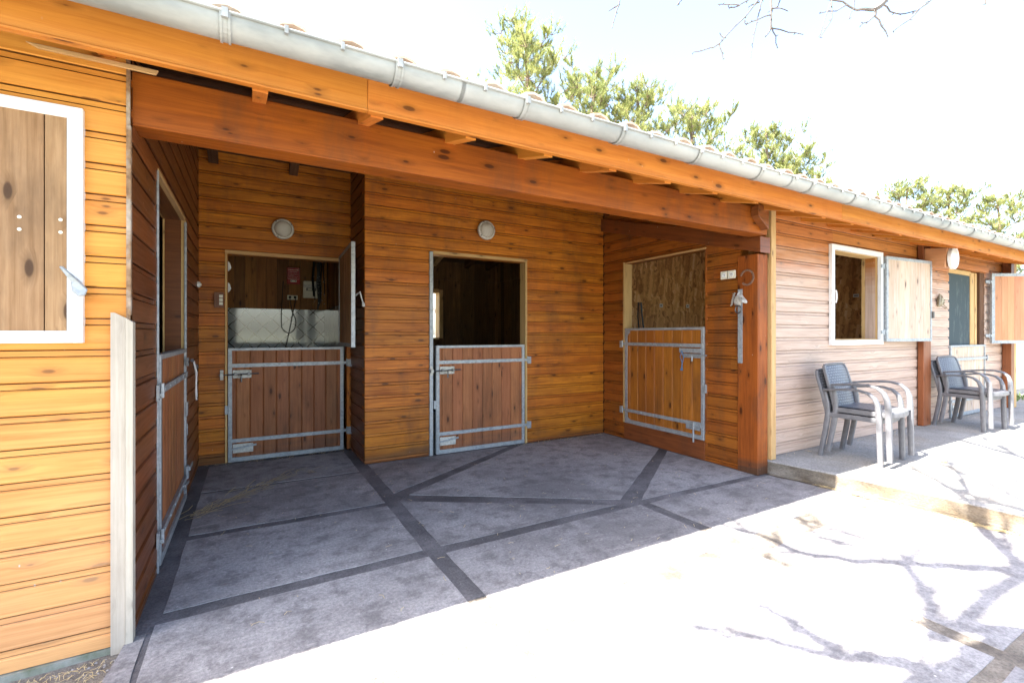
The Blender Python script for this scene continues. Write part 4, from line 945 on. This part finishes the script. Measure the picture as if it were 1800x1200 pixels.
# ------------------------------------------------------------------ chairs
def make_chair():
    t_ = thing('garden_chair', 'x', 'chair')
    m = MB()                                     # woven back panel (curved, rounded top)
    nu, nv = 10, 12; th = .010
    def B(u, v):                                 # u -1..1 , v 0..1
        w = .205 + .006*math.sin(v*3) - (max(0, v-.86)/.14)**2*.022
        y = .165 + .10*v**1.3 - .028*(1-u*u) * 1.0 + .02
        z = .375 + .415*v + .012*(1-u*u)*v
        return Vector((u*w, y, z))
    for i in range(nu):
        for j in range(nv):
            u0, u1 = -1+2*i/nu, -1+2*(i+1)/nu; v0, v1 = j/nv, (j+1)/nv
            q = [B(u0, v0), B(u1, v0), B(u1, v1), B(u0, v1)]; uvq = [(u0*.2, v0*.42), (u1*.2, v0*.42), (u1*.2, v1*.42), (u0*.2, v1*.42)]
            m.face(q, None, .5, uvq); m.face([p+Vector((0, th, 0)) for p in q][::-1], None, .5, uvq[::-1])
    bk = m.build('backrest', 'weave', t_, smooth=True)
    m = MB()
    for s_ in (-1, 1):
        e = [B(s_, v/12)+Vector((s_*.008, .004, 0)) for v in range(13)]; m.bar(e, (.024, .026), (1, 0, 0))
    e = [B(-1+2*i/10, 1)+Vector((0, .004, .004)) for i in range(11)]; m.bar(e, (.024, .016), (0, 1, 0)); m.build('back_rim', 'resin', bk)
    m = MB()                                     # seat
    def Q(u, v): return Vector((u*(.225-.02*(v-.5)), -.235+.42*v, .425 - .012*(1-u*u)*math.sin(v*math.pi) - (.018*(1-v)**6)))
    for i in range(8):
        for j in range(8):
            u0, u1 = -1+2*i/8, -1+2*(i+1)/8; v0, v1 = j/8, (j+1)/8
            q = [Q(u0, v0), Q(u1, v0), Q(u1, v1), Q(u0, v1)]; uvq = [(p.x, p.y) for p in q]
            m.face(q, None, .5, uvq); m.face([p-Vector((0, 0, .010)) for p in q][::-1], None, .5, uvq[::-1])
    st = m.build('seat', 'weave', t_, smooth=True)
    m = MB()                                     # apron
    for s_ in (-1, 1): m.bar([(s_*.222, .19, .395), (s_*.228, 0, .395), (s_*.232, -.20, .392)], (.018, .042), (1, 0, 0))
    m.bar([(-.222, -.215, .392), (-.12, -.238, .388), (0, -.245, .386), (.12, -.238, .388), (.222, -.215, .392)], (.016, .046), (0, 1, 0))
    m.bar([(-.2, .185, .39), (.2, .185, .39)], (.016, .04), (0, 1, 0)); m.build('seat_frame', 'resin', st)
    for s_ in (-1, 1):
        m = MB()                                 # arm curving down into the front leg
        pts = [(s_*.222, .215, .615), (s_*.242, .13, .628), (s_*.256, .02, .640), (s_*.262, -.08, .640), (s_*.260, -.15, .622), (s_*.254, -.195, .580), (s_*.248, -.215, .52), (s_*.242, -.222, .44)]
        m.bar(pts, [(.030, .022), (.044, .020), (.052, .018), (.052, .018), (.050, .020), (.048, .026), (.046, .034), (.044, .040)], (1, 0, 0)); m.build('armrest', 'resin', t_, smooth=True)
        m = MB(); m.bar([(s_*.242, -.222, .44), (s_*.240, -.226, .25), (s_*.238, -.232, 0)], [(.044, .042), (.040, .040), (.036, .036)], (1, 0, 0)); m.build('leg', 'resin', t_, smooth=True)
        m = MB(); m.bar([(s_*.215, .205, .60), (s_*.216, .185, .50), (s_*.216, .180, .40), (s_*.218, .20, .25), (s_*.222, .245, 0)], [(.028, .03), (.034, .036), (.038, .042), (.038, .040), (.034, .036)], (1, 0, 0)); m.build('leg', 'resin', t_, smooth=True)
    return t_
chair = make_chair()
CH = [((4.905, 2.17, .12), 3.5, 'lower grey wicker pattern armchair of the nearer stack, under the open window'), ((4.915, 2.108, .172), 3.5, 'upper grey wicker pattern armchair of the nearer stack, its back fully visible'),
      ((7.67, 2.24, .12), -6, 'lower grey wicker pattern armchair of the farther stack, by the right door'), ((7.675, 2.178, .172), -6, 'upper grey wicker pattern armchair of the farther stack, by the right door')]
for i, (l_, a_, lb) in enumerate(CH):
    c_ = chair if i == 0 else copy_tree(chair)
    c_.location = l_; c_.rotation_euler = (0, 0, R(a_)); c_['label'] = lb; c_['group'] = 'stacked garden armchairs on the concrete path'

# ------------------------------------------------------------------ shed beyond the end, plants
sh = thing('garden_shed', 'pale boarded shed beyond the right end of the stable', 'shed', (12.6, 3.0, 0))
m = MB()
for i in range(13):
    z0_ = .22+i*.15; m.box(0, .04, 0, 3.4, z0_, z0_+.146, (0, 1, 0)); m.box(.05, 3, -.0, .04, z0_, z0_+.146, (1, 0, 0))
m.build('wall', 'grey', sh)
m = MB(); m.box(-.02, 3, .02, 3.4, -.06, .21); m.build('plinth', 'conc', sh)
m = MB(); m.prism([(-.25, -.3, 2.17), (-.25, 3.7, 2.17), (-.25, 3.7, 2.24), (-.25, 1.7, 2.75), (-.25, -.3, 2.24)], (3.5, 0, 0), (1, 0, 0)); m.build('roof', 'terra', sh)
gm = MB()
for i in range(900):
    x_, y_ = random.uniform(10.7, 12.5), random.uniform(2.7, 3.6)
    if random.random() < .3: x_, y_ = random.uniform(14.0, 18), random.uniform(0, 4)
    h_ = random.uniform(.03, .09); a = random.random()*6.28; d = Vector((math.cos(a)*.012, math.sin(a)*.012, 0)); p = Vector((x_, y_, .121 if x_ < 14 else -.06)); gm.face([p-d, p+d, p+Vector((random.uniform(-.03, .03), random.uniform(-.03, .03), h_))])
tag(gm.build('grass', 'grass'), 'short green grass at the foot of the pale shed', 'grass', kind='stuff')

# ------------------------------------------------------------------ pines
def make_pine(seed, H, full=1.0):
    rnd = random.Random(seed); t_ = thing('pine_tree', 'x', 'tree')
    m = MB(); lean = [Vector((rnd.uniform(-.15, .15)*k/6, rnd.uniform(-.15, .15)*k/6, H*k/7)) for k in range(8)]
    m.tube(lean, [.20-.022*k for k in range(8)], 9)
    tips = []
    def at(z): k = min(6, int(z/H*7)); return lean[k].lerp(lean[k+1], z/H*7-k)
    nb = 34
    for i in range(nb):
        z = H*(.42+.57*i/nb); f_ = (z/H-.42)/.57; L_ = (2.3*(1-f_)**.5+.35)*rnd.uniform(.7, 1.15); a = i*2.4+rnd.uniform(-.4, .4)
        p0 = at(z); d = Vector((math.cos(a), math.sin(a), rnd.uniform(.05, .5)+.5*f_)); pts = [p0]
        for k in range(1, 6): pts.append(p0+d*L_*k/5+Vector((rnd.uniform(-.08, .08), rnd.uniform(-.08, .08), .10*L_*(k/5)**2)))
        m.tube(pts, [.045*(1-.16*k)*(1.2-f_) for k in range(6)], 5)
        for k in (2, 3, 4, 5):
            for q in range(rnd.randint(4, 6)):
                sd_ = Vector((rnd.uniform(-1, 1), rnd.uniform(-1, 1), rnd.uniform(-.1, .9))).normalized()*rnd.uniform(.2, .65)*(1.1-.3*f_)
                m.tube([pts[k], pts[k]+sd_*.5+Vector((0, 0, .02)), pts[k]+sd_+Vector((0, 0, .06))], [.012, .009, .006], 4, cap=False)
                tips.append((pts[k]+sd_, sd_.normalized(), .55+.45*rnd.random())); tips.append((pts[k]+sd_*.55, sd_.normalized(), .3+.6*rnd.random()))
    tk = m.build('trunk', 'bark', t_)
    nd = MB()
    for p, d, br in tips:
        ax = (d*.6+Vector((0, 0, .8))).normalized(); L_ = rnd.uniform(.16, .30); b = rnd.random()*.5 + .5*br-.25
        for s_ in range(int(34*full)):
            o_ = p+ax*L_*rnd.uniform(-.3, .8); a = rnd.random()*6.28
            side = ax.orthogonal().normalized(); side.rotate(__import__('mathutils').Quaternion(ax, a))
            nn_ = (side*rnd.uniform(.5, 1)+ax*rnd.uniform(.3, 1.1)).normalized(); l2_ = rnd.uniform(.12, .20); w_ = ax.cross(nn_).normalized()*rnd.uniform(.008, .013)
            nd.face([o_-w_, o_+w_, o_+nn_*l2_], None, max(0, min(1, b+rnd.uniform(-.2, .2))), [(0, 0), (1, 0), (.5, 1)])
    nd.build('crown', 'needle', t_)
    return t_
pa = make_pine(3, 11.2); pb = make_pine(8, 10.3)
PINES = []
for k, (u, v, yy, lb) in enumerate(((922, 62, 13.2, 'tallest pine behind the roof, its tip standing clear above the gutter'), (1040, 150, 14.0, 'bushy pine just right of the tallest one behind the roof'),
        (1125, 165, 13.4, 'wide pine at the middle of the roof line'), (1215, 198, 14.2, 'pine with pointed shoots just left of the gap in the tree row'), (1345, 232, 13.6, 'small loose pine standing alone past the gap'),
        (1400, 284, 14.4, 'low pine just right of the lone loose one'), (1595, 326, 13.2, 'pine near the right edge above the far eaves'), (1665, 338, 14.2, 'rounded pine left of the last one at the right edge'), (1755, 350, 13.6, 'last pine at the right edge of the picture'))):
    rx, ry, rz_ = math.sin(YAW)*821+math.cos(YAW)*(u-900), math.cos(YAW)*821-math.sin(YAW)*(u-900), 588-v
    X_ = yy*rx/ry; H_ = 1.25+rz_*yy/ry
    if X_ > 22: yy *= 22/X_; X_ = 22; H_ = 1.25+rz_*yy/ry
    PINES.append(((pa, pb)[k] if k < 2 else None, (X_, yy, -.06), k*1.3, (H_+.1)/((11.2, 10.3)[k % 2]+.15), lb))
for i, (src, loc, rz, sc, lb) in enumerate(PINES):
    o = src or copy_tree(pa if i % 2 == 0 else pb)
    o.location = loc; o.rotation_euler = (0, 0, rz); o.scale = (sc,)*3; o['label'] = lb; o['group'] = 'pines beyond the stable roof'
# bare grey tree seen through the back window of the stall
t_ = thing('bare_tree', 'grey bare trunk seen through the stall window at the back', 'tree', (4.03, 10.8, -.06))
m = MB(); m.tube([(0, 0, 0), (.02, 0, 1.2), (.0, 0, 2.2), (.07, 0, 3.2), (.1, 0, 4.6)], [.13, .11, .10, .085, .05], 12)
m.tube([(0, 0, 1.75), (-.12, 0, 1.9), (-.3, .1, 2.4), (-.4, .1, 3.2)], [.03, .022, .016, .008], 6); m.tube([(0, 0, 2.2), (-.1, .0, 2.5), (-.14, .1, 3.2)], [.028, .02, .01], 6); m.tube([(.05, 0, 3.0), (.3, .0, 3.6), (.5, .1, 4.4)], [.04, .03, .01], 6)
m.build('trunk', 'greybark', t_, smooth=True)

# ------------------------------------------------------------------ bare tree over the yard: its branches cross the sky and shade the paving
FX, HYZ = 821., 588.; sn, cs = math.sin(YAW), math.cos(YAW)
def ray(u, v): return Vector((sn*FX+cs*(u-900), cs*FX-sn*(u-900), HYZ-v))
def gnd(u, v, z=0.0):
    r = ray(u, v); return Vector((0, 0, 1.25)) + r*((z-1.25)/r.z)
yt = thing('yard_tree', 'bare branched tree over the yard whose twigs hang in at the top right', 'tree', (2.5, -1.25, 0))
tw = MB(); rt = random.Random(21); org = Vector(yt.location)
def twig(pts, r0, r1, n=6, jit=.015, sub=3):
    P = []; 
    for k in range(len(pts)-1):
        for q in range(sub): P.append(pts[k].lerp(pts[k+1], q/sub)+Vector((rt.uniform(-jit, jit), rt.uniform(-jit, jit), rt.uniform(-jit, jit)))*(1 if (k or q) else 0))
    P.append(pts[-1]); N_ = len(P); tw.tube([p-org for p in P], [r0+(r1-r0)*k/(N_-1) for k in range(N_)], n); return P
base = Vector((2.5, -1.25, -.06)); fork = Vector((2.35, -1.0, 2.7)); f2 = Vector((1.7, -.6, 3.9))
twig([base, Vector((2.48, -1.2, 1.2)), fork], .17, .13, 10)
twig([fork, f2], .10, .075, 8)
def sh(u, v, h, z=0.0):
    p = gnd(u, v, z); return Vector((p.x-SX*(h-z), p.y-SY*(h-z), h))
def shadowbranch(px, h0, h1, r0, r1, root=None, side=6, zt=None):
    r0 *= 1.8; r1 *= 3.0; h0 *= .88; h1 *= .88
    n_ = len(px); P = [sh(u, v, h0+(h1-h0)*k/(n_-1), zt if zt is not None else (.12 if v < 900 and u > 1500 else 0)) for k, (u, v) in enumerate(px)]
    if root is not None: P = [root]+P
    Q = twig(P, r0, r1, 6, .02)
    for _ in range(side):
        k = rt.randint(len(Q)//4, len(Q)-2); d = (Q[k+1]-Q[k-1]).normalized(); s_ = Vector((rt.uniform(-1, 1), rt.uniform(-1, 1), rt.uniform(-.3, .8))); dd = (d+s_*.8).normalized(); L_ = rt.uniform(.2, .55)
        e = Q[k]+dd*L_; T_ = twig([Q[k], Q[k]+dd*L_*.5, e], max(.014, r1*.9), .009, 4, .012)
        for _2 in range(2):
            j = rt.randint(2, len(T_)-1); e2 = T_[j]+(dd+Vector((rt.uniform(-1, 1), rt.uniform(-1, 1), rt.uniform(-.5, .5)))).normalized()*rt.uniform(.08, .22); twig([T_[j], e2], .011, .006, 4, .0, 2)
    return P
A_ = shadowbranch([(1860, 1010), (1800, 1003), (1700, 997), (1600, 990), (1500, 984), (1395, 968), (1330, 940), (1270, 922)], 4.0, 4.9, .032, .006, f2, 4)
B_ = shadowbranch([(1790, 1000), (1740, 942), (1718, 900), (1702, 862), (1660, 800)], 4.1, 4.8, .020, .006, A_[2], 5)
Cc = shadowbranch([(1660, 1190), (1590, 1163), (1480, 1155), (1425, 1110), (1370, 1075), (1310, 1060)], 3.6, 4.4, .030, .006, f2, 5)
shadowbranch([(1480, 1155), (1400, 1137), (1330, 1122), (1260, 1110), (1165, 1104)], 4.0, 4.4, .018, .004, None, 3)
shadowbranch([(1800, 1120), (1745, 1160), (1690, 1195), (1600, 1260)], 3.2, 3.6, .04, .03, fork, 3)
shadowbranch([(1850, 1190), (1780, 1175), (1700, 1210)], 3.3, 3.6, .055, .04, fork, 2)
shadowbranch([(1800, 1010), (1650, 1120), (1630, 1060), (1612, 1010), (1590, 975)], 6.2, 6.8, .03, .012, f2, 3)
for px_, ha, hb, ra, rb, rk, sd in (([(1860, 925), (1800, 905), (1770, 896), (1688, 879), (1636, 867), (1565, 844), (1492, 819)], 4.6, 5.2, .014, .0045, 2, 2),
        ([(1870, 915), (1800, 896), (1741, 882), (1682, 861), (1638, 838), (1583, 811)], 4.8, 5.4, .022, .006, 1, 4), ([(1870, 910), (1800, 879), (1747, 855), (1697, 832), (1621, 803)], 5.0, 5.5, .018, .005, 1, 3),
        ([(1870, 840), (1800, 803), (1753, 782), (1703, 759)], 5.2, 5.6, .018, .006, 1, 3), ([(1860, 832), (1800, 820), (1712, 800), (1638, 776)], 5.2, 5.7, .010, .004, 1, 1), ([(1860, 862), (1785, 844), (1720, 826), (1662, 814)], 5.0, 5.5, .010, .004, 1, 2)):
    shadowbranch(px_, ha, hb, ra, rb, A_[rk], sd, .12)
shadowbranch([(1800, 998), (1765, 970), (1729, 933), (1709, 908), (1694, 884)], 4.2, 4.6, .020, .009, A_[1], 2, .0)
shadowbranch([(1560, 990), (1540, 970), (1490, 955), (1440, 945), (1420, 930)], 4.6, 4.9, .008, .003, None, 3, .0)
shadowbranch([(1600, 990), (1560, 960), (1480, 930), (1400, 918)], 4.8, 5.2, .008, .003, None, 3, .0)
shadowbranch([(1395, 968), (1370, 950), (1335, 990), (1290, 1000)], 4.6, 4.7, .008, .003, None, 2)
# twigs that hang into the picture
def vp(u, v, t_=.0051): return Vector((0, 0, 1.25))+ray(u, v)*t_
def skytwig(px, r0, r1, t0=.0051, t1=None, n=5, buds=True, root=None):
    t1 = t1 or t0; P = [vp(u, v, t0+(t1-t0)*k/(len(px)-1)) for k, (u, v) in enumerate(px)]
    if root is not None: P = [root]+P
    Q = twig(P, r0, r1, n, .006, 2)
    if buds:
        for p in Q[2:]:
            if rt.random() < .8:
                d = Vector((rt.uniform(-1, 1), rt.uniform(-1, 1), rt.uniform(-1, .6))).normalized(); tw.tube([p-org, p-org+d*.012, p-org+d*.022], [.0025, .005, .002], 5)
limb_a = twig([f2, Vector((2.3, .6, 4.9)), Vector((3.0, 1.9, 5.4)), vp(1355, -90)], .06, .02, 7, .02)[-1]
limb_b = twig([fork, Vector((3.6, -.2, 3.9)), Vector((4.6, 1.0, 4.7)), vp(1600, -70, .0050)], .05, .02, 7, .02)[-1]
limb_c = twig([limb_a, vp(1220, -80), vp(1110, -60)], .018, .008, 6)[-1]
for px, a, b, rr, root in (
    ([(1357, -20), (1356, 20), (1355, 52)], .007, .004, None, limb_a), ([(1355, 52), (1352, 60), (1345, 66)], .003, .002, None, None), ([(1356, 50), (1385, 56), (1412, 61)], .003, .0015, None, None),
    ([(1356, 45), (1363, 65), (1367, 85)], .003, .0015, None, None), ([(1350, -20), (1310, 30), (1275, 65), (1264, 77)], .004, .0025, None, limb_a), ([(1264, 77), (1245, 86), (1218, 92)], .0025, .0012, None, None),
    ([(1264, 77), (1269, 92), (1271, 105)], .0025, .0012, None, None), ([(1272, 66), (1265, 58)], .002, .001, None, None), ([(1345, -20), (1335, 20), (1325, 60), (1320, 100)], .004, .0018, None, limb_a),
    ([(1356, 26), (1330, 36), (1312, 44), (1308, 36)], .003, .0018, None, None), ([(1372, -10), (1368, 12), (1350, 22)], .003, .0015, None, None), ([(1356, 15), (1372, 14), (1385, 20)], .003, .0012, None, None),
    ([(1095, -30), (1088, 10), (1080, 30), (1076, 50)], .003, .0018, None, limb_c), ([(1088, 8), (1078, 14), (1070, 20)], .002, .0012, None, None), ([(1205, -20), (1198, 0), (1190, 10)], .0025, .0012, None, limb_c),
    ([(1330, -10), (1300, 10), (1280, 8), (1262, 8)], .003, .0012, None, limb_a), ([(1300, 10), (1284, 14), (1280, 12)], .002, .001, None, None), ([(1335, 4), (1320, 10), (1315, 14)], .002, .001, None, None),
    ([(1600, -40), (1560, -5), (1552, 8), (1538, 17)], .013, .008, None, limb_b), ([(1538, 17), (1520, 17), (1505, 18)], .008, .005, None, None), ([(1505, 18), (1480, 4), (1425, -6)], .005, .003, None, None),
    ([(1538, 17), (1540, 28), (1550, 45), (1561, 66)], .006, .0018, None, None), ([(1552, 8), (1565, 20), (1580, 26), (1600, 22), (1615, 18)], .004, .0018, None, None), ([(1538, 28), (1525, 38), (1512, 46)], .003, .0012, None, None),
    ([(1650, -10), (1620, 14), (1600, 35), (1570, 55)], .004, .002, None, limb_b), ([(1632, 5), (1608, 22)], .003, .0015, None, None), ([(1462, -10), (1462, 10), (1462, 34), (1441, 66)], .004, .0015, None, limb_a),
    ([(1460, 5), (1450, 30), (1442, 62)], .003, .0015, None, None), ([(1500, -12), (1500, 15), (1492, 34)], .003, .0012, None, limb_b), ([(1490, 8), (1470, 20), (1440, 24)], .003, .0012, None, None), ([(1733, -10), (1732, 8)], .006, .003, None, limb_b)):
    skytwig(px, max(a*2.0, .007), max(b*2.2, .0045), .0050+rt.uniform(0, .0003), root=root)
tw.build('branches', 'twig', yt)

# ------------------------------------------------------------------ straw, debris
stw = MB()
def strand(x, y, L_, a, z=.004, w=.0016, h=.006):
    d = Vector((math.cos(a), math.sin(a), 0)); n_ = Vector((-d.y, d.x, 0))*w; p = Vector((x, y, z)); q = p+d*L_*.5+n_*random.uniform(-6, 6)+Vector((0, 0, h*random.random())); e = p+d*L_+n_*random.uniform(-9, 9)
    for s_, t__ in ((p, q), (q, e)):
        stw.face([s_-n_, s_+n_, t__+n_, t__-n_]); stw.face([s_-n_+Vector((0, 0, .0012)), t__-n_+Vector((0, 0, .0012)), t__+n_+Vector((0, 0, .0012)), s_+n_+Vector((0, 0, .0012))])
for i in range(60): t0_ = random.random(); strand(-.40+.62*t0_+random.gauss(0, .03), 3.80+.75*t0_+random.gauss(0, .05), random.uniform(.05, .24), random.gauss(.8, .35), w=.0024)
for i in range(14): strand(.42+random.gauss(0, .07), 4.62+random.gauss(0, .06), random.uniform(.03, .12), random.gauss(.7, .6))
for i in range(150): strand(random.uniform(-.3, 3.8), random.uniform(2.0, 4.6), random.uniform(.01, .05), random.random()*6.28, w=.0011)
for i in range(60): strand(random.uniform(-.4, 0.9), 5.30-abs(random.gauss(0, .03)), random.uniform(.02, .06), random.random()*6.28)
for i in range(60): strand(random.uniform(2.6, 3.9), 4.60-abs(random.gauss(0, .04)), random.uniform(.02, .05), random.random()*6.28)
for i in range(240): t0_ = random.random(); strand(-.48-.75*t0_+random.gauss(0, .04), 2.38-abs(random.gauss(0, .06)), random.uniform(.012, .04), random.random()*3.14, z=-.031, w=.0009)
for i in range(330): t0_ = random.random(); strand(4.20-.07*(1-t0_)-abs(random.gauss(0, .022)), 2.1-1.5*t0_, random.uniform(.02, .10), random.gauss(1.65, .35), z=.004, w=.0017)
for i in range(60): strand(4.3+5.5*random.random(), 2.56-abs(random.gauss(0, .03)), random.uniform(.02, .06), random.random()*6.28, z=.125)
for i in range(9): strand(4.02, 0, 0, 0) if False else None
tag(stw.build('straw', 'straw'), 'loose straw strewn over the paving', 'straw', kind='stuff')
crm = MB()
def crumb(x, y, z, r):
    P = [Vector((x+math.cos(a)*r*random.uniform(.6, 1.2), y+math.sin(a)*r*random.uniform(.6, 1.2), z)) for a in (0, 1.2, 2.5, 3.8, 5.1)]; T_ = Vector((x, y, z+r*.7))
    for k in range(5): crm.face([P[k], P[(k+1) % 5], T_])
for i in range(420): t0_ = random.random(); crumb(-.42-1.0*t0_, 2.40-abs(random.gauss(0, .14))*1.2, -.036, random.uniform(.002, .011))
for i in range(260): crumb(-.41+abs(random.gauss(0, .012)), random.uniform(2.45, 5.3), -.010, random.uniform(.002, .006))
for i in range(380): crumb(random.uniform(-.3, 3.9), random.uniform(1.0, 4.6), .001, random.uniform(.001, .0035))
for i in range(160): crumb(4.06-abs(random.gauss(0, .03)), random.uniform(.9, 2.5), -.002, random.uniform(.002, .006))
for i in range(200): crumb(random.uniform(4.2, 10), 2.57-abs(random.gauss(0, .04)), .121, random.uniform(.002, .006))
tag(crm.build('gravel_crumbs', 'stone'), 'small stones and crumbs scattered along the walls', 'stones', kind='stuff')
m = MB(); m.face([(5.32, 1.72, .123), (5.36, 1.70, .127), (5.39, 1.73, .124), (5.35, 1.755, .130)]); m.face([(5.32, 1.72, .1235), (5.35, 1.755, .1305), (5.39, 1.73, .1245), (5.36, 1.70, .1275)])
tag(m.build('dry_leaf', 'leaf'), 'single dry brown leaf on the concrete path', 'leaf')
